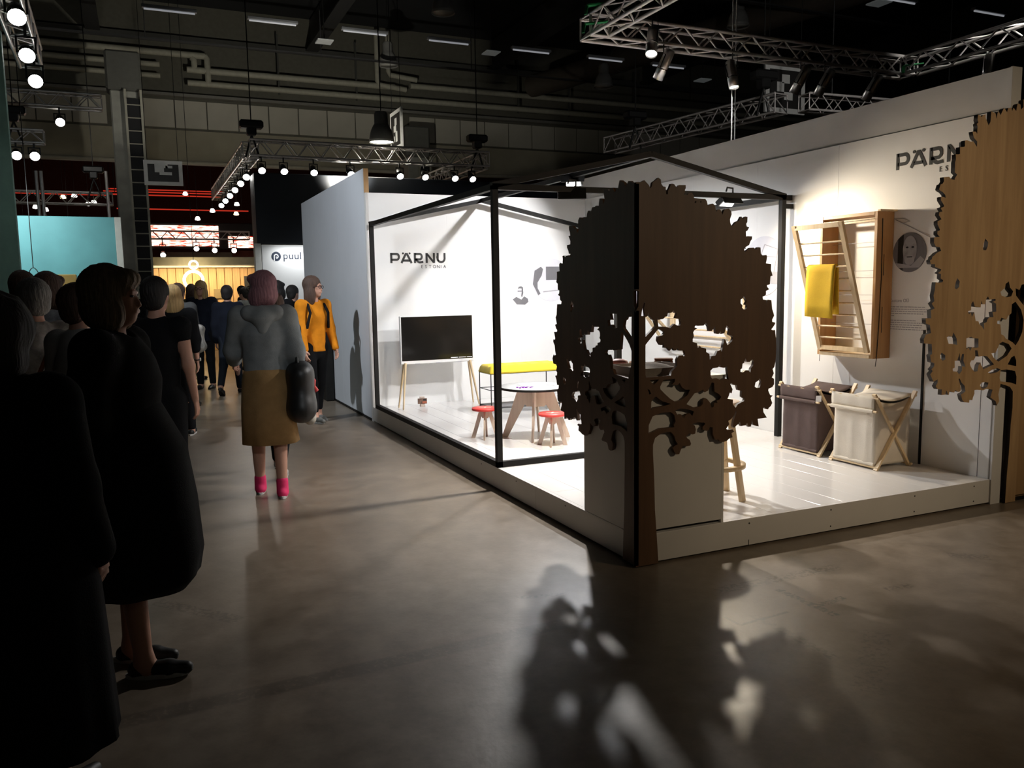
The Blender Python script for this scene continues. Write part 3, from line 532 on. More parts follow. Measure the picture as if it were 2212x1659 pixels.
def logo(label, o, x, z, width, height):
    """the five wide bold capitals with the small spaced line below, on a wall"""
    t = thing('wall_lettering', label, 'lettering', o)
    M0 = frame((0, 0, 0), x, (0, 0, 1), z); h = height; w = 0.025
    def glyph(x0, strokes, dots=()):
        mb = MB(); M = M0 @ Matrix.Translation((x0, 0, 0))
        for s in strokes: stroke(mb, s, w, M)
        for a, b in dots: mb.prism(arc(a, b, 0.012, 0.012, 0, 342, 15), M, 0.002)
        part('letter', mb, M_print_dark, t)
    a = w/2; H = h-a
    glyph(0.0, [[(a, 0), (a, H+a)], [(a, H), (0.075, H)]+arc(0.078, H-0.034, 0.028, 0.034, 90, -90, 10)+[(a, H-0.068)]])
    glyph(0.135, [[(0.0, 0), (0.055, H), (0.070, H), (0.125, 0)], [(0.022, 0.030), (0.104, 0.030)]], ((0.022, h-0.006), (0.103, h-0.006)))
    glyph(0.290, [[(a, 0), (a, H+a)], [(a, H), (0.07, H)]+arc(0.072, H-0.032, 0.026, 0.032, 90, -90, 10)+[(a, H-0.064)], [(0.022, H-0.064)]+arc(0.075, H-0.055, 0.045, 0.045, 200, 265, 6)+[(0.115, a)]])
    glyph(0.435, [[(a, 0), (a, H), (0.018, H), (0.097, a), (0.105, a), (0.105, h)]])
    glyph(0.575, [[(a, h), (a, 0.045)]+arc(0.055, 0.055, 0.045, 0.045, 190, 350, 12)+[(0.10, 0.055), (0.10, h)]])
    x0 = 0.375
    for ch in 'ESTONIA':
        me = text_mesh('letter', ch, 0.052, 0.002); bake_mesh(me, M0 @ Matrix.Translation((x0, -0.060, 0.001))); link('letter', me, M_print_dark, t); x0 += 0.049 if ch != 'I' else 0.036
    return t
logo('black PÄRNU ESTONIA lettering on the back wall above the television', (0.268, D-0.001, 1.866), (1, 0, 0), (0, -1, 0), 0.70, 0.12)
logo('black PÄRNU ESTONIA lettering on the right wall, partly behind the oak tree', (W-0.001, 0.886, 2.392), (0, -1, 0), (-1, 0, 0), 0.70, 0.12)

def roundel(name, label, o, x, z, R, layers, base):
    t = thing(name, label, 'wall print', o); M0 = frame((0, 0, 0), x, (0, 0, 1), z)
    part('disc', MB().prism(arc(0, 0, R, R, 0, 352.5, 47), M0, 0.003), base, t)
    k = 0.0032
    for nm, poly, mt_ in layers:
        # clip to the disc by pulling outside points onto its rim
        q = []
        for a, b in poly:
            l = math.hypot(a, b); s = min(1.0, R*0.995/l) if l > 0 else 1; q.append((a*s, b*s))
        me = flat_mesh(nm, [q], 0.0006); bake_mesh(me, M0 @ Matrix.Translation((0, 0, k))); link(nm, me, mt_, t); k += 0.0008
    return t
roundel('portrait_print', 'round black and white portrait print of a bearded man beside the drying rack', (W-0.001, 0.735, 1.768), (0, -1, 0), (-1, 0, 0), 0.148,
        [('backdrop', [(-0.15, 0.15), (-0.06, 0.15), (-0.055, -0.02), (-0.06, -0.15), (-0.15, -0.15)], M_print_dark), ('backdrop', [(0.06, 0.12), (0.15, 0.15), (0.15, -0.06), (0.10, -0.07), (0.07, 0.0)], M_print_grey),
         ('shirt', [(-0.15, -0.09), (-0.05, -0.085), (0.02, -0.10), (0.10, -0.03), (0.14, -0.06), (0.12, -0.15), (-0.12, -0.15)], M_print_mid), ('face', arc(0.005, 0.02, 0.062, 0.105, 0, 350, 30), M_print_face),
         ('forehead', arc(0.005, 0.085, 0.042, 0.036, 0, 350, 20), M_print_mid), ('eye', arc(-0.018, 0.038, 0.012, 0.007, 0, 345, 14), M_print_dark), ('eye', arc(0.032, 0.038, 0.012, 0.007, 0, 345, 14), M_print_dark),
         ('nose', [(0.0, 0.04), (0.012, 0.04), (0.02, -0.005), (-0.008, -0.005)], M_print_mid), ('beard', arc(0.008, -0.055, 0.045, 0.040, 0, 350, 20), M_print_mid), ('mouth', [(-0.018, -0.030), (0.034, -0.030), (0.030, -0.038), (-0.014, -0.038)], M_print_dark)], M_print_grey)
roundel('portrait_print', 'small round portrait print of a man in a dark jumper on the back wall', (1.955, D-0.001, 1.455), (1, 0, 0), (0, -1, 0), 0.128,
        [('jumper', [(-0.13, -0.05), (-0.07, -0.015), (0.0, -0.05), (0.04, -0.01), (0.09, -0.04), (0.11, -0.09), (0.06, -0.14), (-0.08, -0.14)], M_print_grey), ('face', arc(-0.015, 0.05, 0.038, 0.06, 0, 350, 24), M_print_light),
         ('cheek_shade', [(0.005, 0.10), (0.025, 0.09), (0.028, 0.03), (0.012, -0.02), (-0.004, -0.01), (0.004, 0.04)], M_print_grey), ('hair', [(-0.05, 0.085), (-0.035, 0.112), (0.0, 0.118), (0.026, 0.10), (0.022, 0.085), (-0.02, 0.092)], M_print_grey), ('spectacles', [(-0.052, 0.062), (0.016, 0.062), (0.016, 0.050), (-0.052, 0.050)], M_print_grey)], M_paper)
roundel('photo_print', 'large round photo print of two people and a dark rectangle on the back wall', (2.385, D-0.001, 1.645), (1, 0, 0), (0, -1, 0), 0.272,
        [('figure', [(-0.24, 0.12), (-0.15, 0.17), (-0.12, 0.14), (-0.14, 0.06), (-0.20, -0.03), (-0.20, -0.10), (-0.16, -0.17), (-0.20, -0.20), (-0.27, -0.05)], M_print_grey), ('wall_lines', [(-0.12, -0.14), (0.26, -0.12), (0.26, -0.135), (-0.12, -0.155)], M_print_mid), ('rectangle', [(-0.08, 0.17), (0.20, 0.17), (0.20, -0.0), (-0.08, -0.0)], M_print_grey)], M_print_light)
rd = roundel('drawing_print', 'pale round print with a line drawing of a rack on the right wall', (W-0.001, 2.34, 1.715), (0, -1, 0), (-1, 0, 0), 0.275,
        [('line', [(0.02, 0.20), (0.19, 0.15), (0.19, 0.143), (0.02, 0.193)], M_print_mid), ('line', [(-0.03, 0.10), (0.17, 0.08), (0.17, 0.073), (-0.03, 0.093)], M_print_mid), ('line', [(0.02, 0.20), (-0.03, 0.10), (-0.037, 0.10), (0.013, 0.20)], M_print_mid), ('line', [(0.19, 0.15), (0.14, -0.06), (0.147, -0.06), (0.197, 0.15)], M_print_mid),
         ('hatched_box', [(0.08, -0.05), (0.20, -0.055), (0.20, -0.17), (0.08, -0.16)], M_print_mid)], M_print_light)
tx = thing('wall_text', 'small grey text block headed Custom OÜ under the round portrait', 'lettering', (W-0.001, 0.905, 1.16)); M0 = frame((0, 0, 0), (0, -1, 0), (0, 0, 1), (-1, 0, 0))
me = text_mesh('heading', 'Custom OÜ', 0.036, 0.001); bake_mesh(me, M0 @ Matrix.Translation((0, 0.235, 0.001))); link('heading', me, M_print_mid, tx)
random.seed(5)
for k, (zz, ln) in enumerate(((0.195, 0.33), (0.178, 0.34), (0.161, 0.33), (0.144, 0.31), (0.127, 0.05), (0.092, 0.22), (0.075, 0.31), (0.058, 0.30), (0.041, 0.29), (0.024, 0.30))):
    mb = MB(); x = 0.0
    while x < ln:
        w_ = random.uniform(0.012, 0.034); mb.prism([(x, zz), (x+w_, zz), (x+w_, zz+0.006), (x, zz+0.006)], M0, 0.001); x += w_+0.006
    part('text_line', mb, M_print_mid, tx)

# ------------------------------------------------------------------ television on four tapered legs
tv = thing('television', 'white framed flat television on four tapered pale wooden legs by the back wall', 'television', (0.715, 5.43, HP+0.003))
part('frame', MB().bbox(-0.452, 0.452, -0.02, 0.02, 0.515, 1.075, 0.006), M_white, tv)
part('screen', MB().box(-0.437, 0.437, -0.0225, -0.0195, 0.555, 1.064), M_screen, tv)
for x in (-0.25, 0.0, 0.25): part('foot_sensor', MB().box(x-0.03, x+0.03, -0.022, -0.019, 0.512, 0.522), M_print_mid, tv)
part('caption', MB().box(0.16, 0.25, -0.0235, -0.0225, 0.566, 0.574).box(0.26, 0.35, -0.0235, -0.0225, 0.566, 0.574).box(0.36, 0.43, -0.0235, -0.0225, 0.566, 0.574), M_paper, tv)
for s in (-1, 1):
    for y in (-0.09, 0.10):
        part('leg', MB().tube((s*0.47+0.01, y*1.0, 0.0), (s*0.40, y*0.25, 0.53), 0.009, 0.016, 12), M_pine, tv)
part('rear_housing', MB().bbox(-0.40, 0.40, 0.02, 0.055, 0.54, 1.03, 0.01), M_white, tv)
cs = thing('card_holder', 'small picture card holder standing on the platform under the television', 'card holder', (0.535, 5.50, HP+0.003), -0.15)
part('card', MB().bbox(-0.055, 0.055, -0.004, 0.004, 0.03, 0.095, 0.001), mat('card_brown', (0.16, 0.09, 0.06), 0.6, var=0.6, scale=30), cs)
part('picture', MB().box(0.0, 0.05, -0.0055, -0.0042, 0.035, 0.06), mat('card_red', (0.45, 0.12, 0.06), 0.6), cs)
part('picture', MB().box(0.01, 0.048, -0.0055, -0.0042, 0.068, 0.088), M_print_dark, cs)
part('stand', MB().bbox(-0.028, 0.028, 0.0, 0.03, 0.0, 0.115, 0.002).bbox(-0.028, 0.028, -0.03, 0.0, 0.0, 0.022, 0.002), mat('clear_tan', (0.55, 0.45, 0.38), 0.3), cs)

# ------------------------------------------------------------------ children's table and stools of slotted plywood
def slot_leg(Rf, Rt, H, apron, w, t=0.018):
    """one of the two crossing plywood boards: splayed legs joined by an apron"""
    return [(-Rf-w*0.5, 0), (-Rf+w*0.5, 0), (-Rt*0.62, H-apron+0.02), (-Rt*0.5, H-apron), (Rt*0.5, H-apron), (Rt*0.62, H-apron+0.02), (Rf-w*0.5, 0), (Rf+w*0.5, 0), (Rt, H), (-Rt, H)]
def boards(t, Rf, Rt, H, apron, w, th=0.018):
    for a in (0, PI/2):
        M = Matrix.Rotation(a, 4, 'Z') @ frame((0, th/2, 0), (1, 0, 0), (0, 0, 1), (0, -1, 0))
        me = flat_mesh('leg_board', [slot_leg(Rf, Rt, H, apron, w)], th); bake_mesh(me, frame((0, 0, 0), (1, 0, 0), (0, 0, 1), (0, -1, 0)))
        me.transform(Matrix.Rotation(a, 4, 'Z')); link('leg_board', me, M_birch, t)
tb = thing('play_table', 'low round white table with black edge and crossing plywood legs', 'table', (0.84, 3.03, HP+0.003), math.radians(-31.5))
boards(tb, 0.29, 0.16, 0.455, 0.17, 0.055)
part('tabletop', MB().lathe([(0.0, 0.456), (0.3275, 0.456), (0.3275, 0.4765), (0.0, 0.4765)], n=48), M_white, tb)
part('edge_band', MB().lathe([(0.3277, 0.455), (0.332, 0.456), (0.332, 0.4765), (0.3277, 0.477), (0.3277, 0.455)], n=48, cap=False), M_black, tb)
def stool(loc, rz, label):
    s = thing('play_stool', label, 'stool', loc, rz, 'red round plywood stools')
    boards(s, 0.115, 0.055, 0.262, 0.075, 0.036, 0.015)
    part('seat', MB().lathe([(0.0, 0.262), (0.118, 0.262), (0.124, 0.268), (0.124, 0.280), (0.118, 0.286), (0.0, 0.286)], n=40), M_red, s)
    part('tenon_cross', MB().box(-0.055, 0.055, -0.0075, 0.0075, 0.286, 0.2875).box(-0.0075, 0.0075, -0.04, 0.04, 0.286, 0.2876), M_birch, s)
stool((0.405, 3.20, HP+0.003), math.radians(-28), 'low red-topped plywood stool left of the frame post')
stool((0.795, 2.60, HP+0.003), math.radians(-34), 'low red-topped plywood stool in front of the round table')
tz = HP+0.003+0.4775
for i, (x, y, a, w_, h_, lb) in enumerate(((0.72, 3.0, 0.3, 0.15, 0.10, 'white sheet of paper nearest the frame post on the round table'), (0.83, 2.90, -0.2, 0.15, 0.11, 'white sheet of paper at the front of the round table'), (0.80, 3.16, 0.1, 0.14, 0.10, 'white sheet of paper at the back of the round table'), (1.03, 3.02, 0.5, 0.14, 0.10, 'white booklet on the right side of the round table'))):
    b = MB(); c, s_ = math.cos(a), math.sin(a)
    b.prism([(x+c*u-s_*v, y+s_*u+c*v) for u, v in ((-w_/2, -h_/2), (w_/2, -h_/2), (w_/2, h_/2), (-w_/2, h_/2))], Matrix.Translation((0, 0, tz)), 0.002+0.003*(i == 3))
    single('paper_sheet', b, M_paper, lb, 'paper', 'papers on the round table')
random.seed(11); M_purple = mat('purple_foam', (0.22, 0.03, 0.36), 0.7)
for i in range(9):
    x = 0.64+0.032*(i % 5)+random.uniform(-.006, .006); y = 2.93+0.04*(i//5)+random.uniform(-.008, .008); a = random.uniform(0, 3)
    b = MB(); b.prism([(x+0.012*math.cos(a+k*PI/4)*(1.0 if k % 2 else 0.6), y+0.012*math.sin(a+k*PI/4)*(1.0 if k % 2 else 0.6)) for k in range(8)], Matrix.Translation((0, 0, tz)), 0.008)
    single('puzzle_piece', b, M_purple, 'small purple puzzle piece in the heap on the round table', 'puzzle piece', 'purple puzzle pieces on the round table')

# ------------------------------------------------------------------ yellow tufted bench on a wire frame
bn = thing('tufted_bench', 'yellow button-tufted bench on a thin black wire frame', 'bench', (1.0, 4.50, HP+0.003))
def cushion(L, Wd, z, h):
    nx, ny = 60, 22; vs = []; fs = []
    for j in range(ny+1):
        for i in range(nx+1):
            u = i/nx; v = j/ny; x = u*L; y = v*Wd
            e = min(1, min(u*L, (1-u)*L)/0.045); g = min(1, min(v*Wd, (1-v)*Wd)/0.05)
            zz = h*math.sqrt(max(0, 1-(1-e)**2))*math.sqrt(max(0, 1-(1-g)**2))
            for r in (0.27, 0.73):
                for k in range(6):
                    cx = L*(k+0.5+(0.25 if r > .5 else 0)-0.12)/6; dd = ((x-cx)**2+(y-Wd*r)**2)**.5
                    zz -= h*0.42*math.exp(-(dd/0.022)**2)
            vs.append((x, y, z+zz))
    for j in range(ny):
        for i in range(nx):
            a = j*(nx+1)+i; fs.append((a, a+1, a+nx+2, a+nx+1))
    return MB().add(vs, fs, True).box(0.004, L-0.004, 0.004, Wd-0.004, z-0.012, z+0.004)
cu = part('cushion', cushion(0.90, 0.36, 0.455, 0.075), M_yellow, bn)
for r in (0.27, 0.73):
    for k in range(6): sub('button', MB().lathe([(0.0, 0.006), (0.008, 0.003), (0.009, 0)], (0.90*(k+0.38+(0.25 if r > .5 else 0))/6, 0.36*r, 0.500), 10), M_yellow, cu)
for x in (0.012, 0.855):
    for y in (0.012, 0.348): part('leg', MB().tube((x, y, 0), (x, y, 0.445), 0.006, n=8), M_blackmetal, bn)
for z in (0.44, 0.26, 0.06):
    part('wire_rail', MB().path([(0.012, 0.012, z), (0.855, 0.012, z), (0.855, 0.348, z), (0.012, 0.348, z), (0.012, 0.012, z)], 0.005, 6), M_blackmetal, bn)
part('shelf', MB().bbox(0.016, 0.85, 0.016, 0.344, 0.065, 0.078, 0.002), M_print_grey, bn)

# ------------------------------------------------------------------ counter at the corner with things on it
ct = thing('counter', 'white square counter behind the dark plywood tree', 'counter', (0.30, 0.305, HP+0.0035))
part('side_panel', MB().bbox(-0.297, -0.279, -0.296, 0.296, 0.002, 0.845, 0.001), M_white2, ct)
part('side_panel', MB().bbox(0.279, 0.297, -0.296, 0.296, 0.0, 0.845, 0.001), M_white2, ct)
part('front_panel', MB().bbox(-0.278, 0.278, -0.297, -0.279, 0.018, 0.845, 0.001), M_white2, ct)
part('plinth_strip', MB().box(-0.278, 0.278, -0.275, -0.262, 0.0, 0.05), M_black, ct)
part('counter_top', MB().bbox(-0.300, 0.300, -0.300, 0.300, 0.846, 0.866, 0.001), M_white2, ct)
part('shelf', MB().box(-0.278, 0.278, -0.27, 0.28, 0.42, 0.438), M_white2, ct)
kz = HP+0.0035+0.8665
def tray(x0, x1, y0, y1, z, h, slope, th=0.006):
    mb = MB()
    def ring(i, zz, k): return [(x0+i-k, y0+i-k, zz), (x1-i+k, y0+i-k, zz), (x1-i+k, y1-i+k, zz), (x0+i-k, y1-i+k, zz)]
    v = ring(0, z, 0)+ring(0, z+h, slope)+ring(th, z+h, slope)+ring(th, z+th, 0); f = [(3, 2, 1, 0)]
    for a in (0, 4, 8):
        for i in range(4): f.append((a+i, a+(i+1) % 4, a+4+(i+1) % 4, a+4+i))
    f.append((12, 13, 14, 15)); return mb.add(v, f)
single('felt_tray', tray(0.08, 0.40, 0.07, 0.37, kz, 0.055, 0.02), M_greyfab, 'grey felt tray on the white counter behind the tree trunk', 'tray')
b = MB(); vs = []; fs = []
for j in range(11):
    for i in range(13):
        u = i/12; v = j/10; vs.append((0.10+0.28*u, 0.09+0.26*v, kz+0.035+0.03*math.sin(u*PI)*math.sin(v*PI)+0.006*math.sin(9*u+5*v)))
for j in range(10):
    for i in range(12): a = j*13+i; fs.append((a, a+1, a+14, a+13))
b.add(vs, fs, True)
for j in range(11):
    for i in range(13): pass
o = single('folded_cloth', b, M_greyfab, 'crumpled grey cloth lying in the felt tray on the counter', 'cloth'); md = o.modifiers.new('thickness', 'SOLIDIFY'); md.thickness = 0.012
bxw = thing('leather_box', 'small brown leather box on the counter to the right of the tree trunk', 'box', (0.485, 0.46, kz), -0.55)
part('body', MB().bbox(-0.055, 0.055, -0.035, 0.035, 0, 0.055, 0.004), mat('tan_leather', (0.20, 0.075, 0.03), 0.5, var=0.2), bxw)
part('lid', MB().bbox(-0.057, 0.057, -0.037, 0.037, 0.056, 0.066, 0.004), MATS['tan_leather'], bxw)
part('strap', MB().box(-0.04, 0.04, -0.0395, -0.0355, 0.040, 0.050), M_print_dark, bxw)
b = MB().lathe([(0.0, 0.0), (0.05, 0.004), (0.064, 0.03), (0.052, 0.062), (0.02, 0.072), (0.0, 0.073)], (0.19, 0.50, kz), 20)
single('pouch', b, mat('pink_leather', (0.50, 0.20, 0.17), 0.6, var=0.15), 'round pink pouch on the counter to the left of the tree trunk', 'pouch')
b = MB().lathe([(0.0, 0.0), (0.042, 0.003), (0.055, 0.025), (0.044, 0.05), (0.0, 0.06)], (0.315, 0.50, kz), 20)
single('pouch', b, mat('tan_suede', (0.42, 0.24, 0.12), 0.8, var=0.2), 'small tan pouch on the counter beside the pink one', 'pouch')

# ------------------------------------------------------------------ bar stool
bs = thing('bar_stool', 'tall pale birch bar stool with a round foot ring beside the counter', 'stool', (0.905, 0.51, HP+0.003))
part('seat', MB().lathe([(0.0, 0.612), (0.155, 0.612), (0.165, 0.618), (0.168, 0.628), (0.160, 0.634), (0.0, 0.634)], n=40), M_birch, bs)
for k in range(4):
    a = math.radians(-62+90*k); c, s_ = math.cos(a), math.sin(a)
    part('leg', MB().bar((0.205*c, 0.205*s_, 0), (0.105*c, 0.105*s_, 0.612), 0.055, 0.024, (c, s_, 0.1)), M_pine, bs)
part('foot_ring', MB().lathe([(0.158, 0.205), (0.208, 0.205), (0.208, 0.227), (0.158, 0.227), (0.158, 0.205)], n=48, cap=False), M_pine, bs)

# ------------------------------------------------------------------ laundry baskets
def basket(loc, label, cloth, tagged):
    t = thing('laundry_basket', label, 'laundry basket', loc, 0, 'folding laundry baskets by the right wall')
    Wy, Dx, H = 0.205, 0.17, 0.50        # half width along y, half depth along x, height
    # side legs cross in the xz plane at both ends
    for y in (-Wy-0.012, Wy+0.012):
        part('leg', MB().bar((-Dx-0.01, y, 0.0), (Dx+0.03, y, H+0.065), 0.016, 0.032, (1, 0, 0.6)), M_pine, t)
        y2 = y+(0.017 if y < 0 else -0.017)
        part('leg', MB().bar((Dx+0.01, y2, 0.0), (-Dx-0.03, y2, H+0.065), 0.016, 0.032, (1, 0, -0.6)), M_pine, t)
    for x, z in ((-Dx-0.018, H+0.035), (Dx+0.018, H+0.035), (-Dx, 0.02), (Dx, 0.02)):
        part('dowel', MB().tube((x, -Wy-0.03, z), (x, Wy+0.03, z), 0.009, n=10), M_pine, t)
    # cloth bag: rings of a slightly bulging box, open on top with a sagging rim
    rows = [(0.035, 0.0), (0.05, 0.004), (0.16, 0.006), (0.28, 0.008), (0.40, 0.005), (H+0.02, 0.010)]
    nx_, ny_ = 10, 14; vs = []; fs = []; per = []
    for i in range(ny_): per.append((-1, -1+2*i/ny_))
    for i in range(nx_): per.append((-1+2*i/nx_, 1))
    for i in range(ny_): per.append((1, 1-2*i/ny_))
    for i in range(nx_): per.append((1-2*i/nx_, -1))
    n_ = len(per)
    for k, (z, bul) in enumerate(rows):
        for i, (px_, py_) in enumerate(per):
            x = px_*(Dx+bul*0.7); y = py_*(Wy-0.012)
            if abs(px_) >= 1: x += px_*(0.004*math.sin(py_*9+k*0.3)+0.003*math.sin(py_*17))*(1 if 0 < k < 5 else 0.2)
            zz = z
            if k == 5 and abs(py_) >= 1: zz = z-0.035*(1-px_*px_)
            vs.append((x, y, zz))
    for k in range(len(rows)-1):
        for i in range(n_): j = (i+1) % n_; fs.append((k*n_+i, k*n_+j, (k+1)*n_+j, (k+1)*n_+i))
    fs.append(tuple(range(n_-1, -1, -1)))
    bag = part('bag', MB().add(vs, fs, True), cloth, t); md = bag.modifiers.new('cloth', 'SOLIDIFY'); md.thickness = 0.004; md.offset = -1
    lid = MB(); v2 = []; f2 = []                      # loose lid cloth over the top, sagging in the middle
    for j in range(9):
        for i in range(9):
            u = -1+i/4; v = -1+j/4; v2.append((u*(Dx+0.022), v*(Wy-0.004), H+0.046-0.040*(1-u*u)*(0.4+0.6*abs(v))))
    for j in range(8):
        for i in range(8): a = j*9+i; f2.append((a, a+1, a+10, a+9))
    lo = part('lid_cloth', lid.add(v2, f2, True), cloth, t); md = lo.modifiers.new('cloth', 'SOLIDIFY'); md.thickness = 0.004
    fl = MB(); v3 = []; f3 = []                       # flap folded down over the front with a dowel in its hem
    for j in range(5):
        for i in range(15):
            v = -1+i/7; z = H+0.048-0.105*j/4; v3.append((-Dx-0.026-0.006*math.sin(j*0.8)-0.002*math.sin(v*8), v*(Wy-0.004), z))
    for j in range(4):
        for i in range(14): a = j*15+i; f3.append((a, a+1, a+16, a+15))
    fo = part('flap', fl.add(v3, f3, True), cloth, t); md = fo.modifiers.new('cloth', 'SOLIDIFY'); md.thickness = 0.004
    sub('hem_tube', MB().tube((-Dx-0.034, -Wy+0.004, H-0.062), (-Dx-0.034, Wy-0.004, H-0.062), 0.014, n=12), cloth, fo)
    part('flap_dowel', MB().tube((-Dx-0.034, -Wy-0.03, H-0.062), (-Dx-0.034, Wy+0.03, H-0.062), 0.0085, n=10), M_pine, t)
    part('base_hem', MB().tube((-Dx, -Wy+0.012, 0.04), (-Dx, Wy-0.012, 0.04), 0.014, n=10), cloth, t)
    if tagged:
        part('paper_tag', MB().prism([(-0.02, -0.03), (0.026, -0.016), (0.026, 0.032), (-0.014, 0.028)], frame((-Dx-0.03, -Wy-0.012, H-0.035), (0.5, -0.86, 0), (0, 0, 1), (-0.86, -0.5, 0)), 0.001), M_paper, t)
    return t
basket((2.590, 1.335, HP+0.003), 'dark brown canvas laundry basket on a crossed wooden frame', M_brownfab, True)
basket((2.590, 0.775, HP+0.003), 'cream canvas laundry basket on a crossed wooden frame', M_cream, False)

# ------------------------------------------------------------------ fold-out drying rack on the right wall, with towel
rk = thing('drying_rack', 'wooden wall-mounted drying rack with its ladder door folded out', 'drying rack', (W, 1.17, 0.96), world=True)
y0, y1, za, zb, xf = 0.885, 1.465, 0.96, 2.085, W-0.175
part('side_board', MB().bbox(xf, W-0.001, y0, y0+0.028, za, zb, 0.002), M_larch, rk); part('side_board', MB().bbox(xf, W-0.001, y1-0.028, y1, za, zb, 0.002), M_larch, rk)
part('top_board', MB().bbox(xf, W-0.001, y0+0.029, y1-0.029, zb-0.026, zb, 0.002), M_larch, rk); part('bottom_board', MB().bbox(xf-0.01, W-0.001, y0+0.029, y1-0.029, za, za+0.026, 0.002), M_pine, rk)
part('shelf_cap', MB().bbox(xf-0.004, W-0.001, y0-0.03, y0-0.002, zb-0.002, zb+0.012, 0.002), M_pine, rk)
part('cross_rail', MB().bbox(xf+0.004, xf+0.024, y0+0.029, y1-0.029, zb-0.075, zb-0.045, 0.001), M_pine, rk)
part('slot', MB().box(W-0.10, W-0.094, y0-0.0012, y0, 1.60, 1.76).box(W-0.10, W-0.094, y0-0.0012, y0, 1.16, 1.36), M_print_dark, rk)
db = Vector((xf-0.012, 0, za+0.045)); dt = Vector((W-0.50, 0, 2.005)); dd = (dt-db).normalized()
for y in (y0+0.048, y1-0.048):
    part('door_rail', MB().bar((db.x, y, db.z), (dt.x, y, dt.z), 0.024, 0.040, (0, 1, 0)), M_pine, rk)
part('door_top_rail', MB().bar((dt.x-dd.x*0.02, y0+0.06, dt.z-dd.z*0.02), (dt.x-dd.x*0.02, y1-0.06, dt.z-dd.z*0.02), 0.022, 0.036, (0, 0, 1)), M_pine, rk)
part('door_foot_rail', MB().bar((db.x+dd.x*0.02, y0+0.06, db.z+dd.z*0.02), (db.x+dd.x*0.02, y1-0.06, db.z+dd.z*0.02), 0.022, 0.036, (0, 0, 1)), M_pine, rk)
rungs = []
for k in range(9):
    p = db+(dt-db)*(0.105+0.094*k); rungs.append(p)
    part('rung', MB().tube((p.x, y0+0.05, p.z), (p.x, y1-0.05, p.z), 0.007, n=8), M_pine, rk)
for z in (1.22, 1.45, 1.64, 1.86):
    part('wire', MB().tube((W-0.06, y0+0.02, z), (W-0.06, y1-0.02, z), 0.002, n=6), M_print_mid, rk)
part('stay_cord', MB().path([(dt.x, y0+0.05, dt.z-0.01), ((dt.x+W)/2, y0+0.03, 2.02), (W-0.05, y0+0.028, 2.045)], 0.002, 6), M_print_dark, rk)
part('pull_cord', MB().path([(xf+0.05, y0-0.003, 2.03), (xf+0.055, y0-0.004, 1.6), (xf+0.045, y0-0.004, 1.2), (xf+0.03, y0-0.005, 0.96), (xf+0.02, y0-0.006, 0.90)], 0.003, 6), M_print_dark, rk)
part('pull_cord', MB().path([(xf+0.05, y1+0.003, 1.35), (xf+0.045, y1+0.004, 1.1), (xf+0.03, y1+0.005, 0.90)], 0.002, 6), M_print_dark, rk)
part('wall_cord', MB().path([(W-0.004, y0-0.003, 2.03), (W-0.004, 0.80, 2.025), (W-0.004, 0.74, 2.0), (W-0.004, 0.80, 1.99), (W-0.004, 0.87, 2.02), (W-0.004, 0.70, 1.94), (W-0.004, 0.56, 1.87)], 0.002, 6), M_print_mid, rk)
# towel over the seventh rung
p = rungs[6]; vs = []; fs = []; ty0, ty1 = 1.06, 1.355
prof = [(-0.020, -0.40), (-0.022, -0.30), (-0.018, -0.15), (-0.013, -0.04), (-0.010, 0.004), (0.0, 0.012), (0.010, 0.004), (0.014, -0.05), (0.020, -0.15), (0.030, -0.30), (0.036, -0.37)]
for a, b_ in prof:
    for i in range(9):
        u = i/8; vs.append((p.x+a+0.004*math.sin(u*7+b_*5), ty0+(ty1-ty0)*u-0.02*b_*(0.5-u), p.z+b_+(0.012*u if b_ < -0.3 else 0)))
for k in range(len(prof)-1):
    for i in range(8): a = k*9+i; fs.append((a, a+1, a+10, a+9))
o = single('towel', MB().add(vs, fs, True), M_mustard, 'mustard yellow towel hanging over a rung of the drying rack', 'towel'); md = o.modifiers.new('cloth', 'SOLIDIFY'); md.thickness = 0.010

# second rack, seen through the openings of the dark tree
ar = thing('accordion_rack', 'pale wooden accordion drying rack on the right wall behind the dark tree', 'drying rack', (W, 3.1, 0.9), world=True)
for y in (2.55, 3.75):
    pts = [(W-0.02, y, 1.00), (W-0.34, y, 1.30), (W-0.06, y, 1.56)]; pts2 = [(W-0.02, y+0.03, 1.52), (W-0.34, y+0.03, 1.22), (W-0.10, y+0.03, 0.92)]
    for q in (pts, pts2):
        for a, b_ in zip(q[:-1], q[1:]): part('arm', MB().bar(a, b_, 0.02, 0.04, (0, 1, 0)), M_pine, ar)
    part('wall_rail', MB().box(W-0.02, W-0.001, y-0.025, y+0.055, 0.9, 1.62), M_pine, ar)
for x, z in ((W-0.02, 1.02), (W-0.34, 1.30), (W-0.34, 1.22), (W-0.08, 1.55), (W-0.12, 0.93), (W-0.18, 1.42), (W-0.19, 1.10)):
    part('rung', MB().tube((x, 2.50, z), (x, 3.82, z), 0.009, n=8), M_pine, ar)
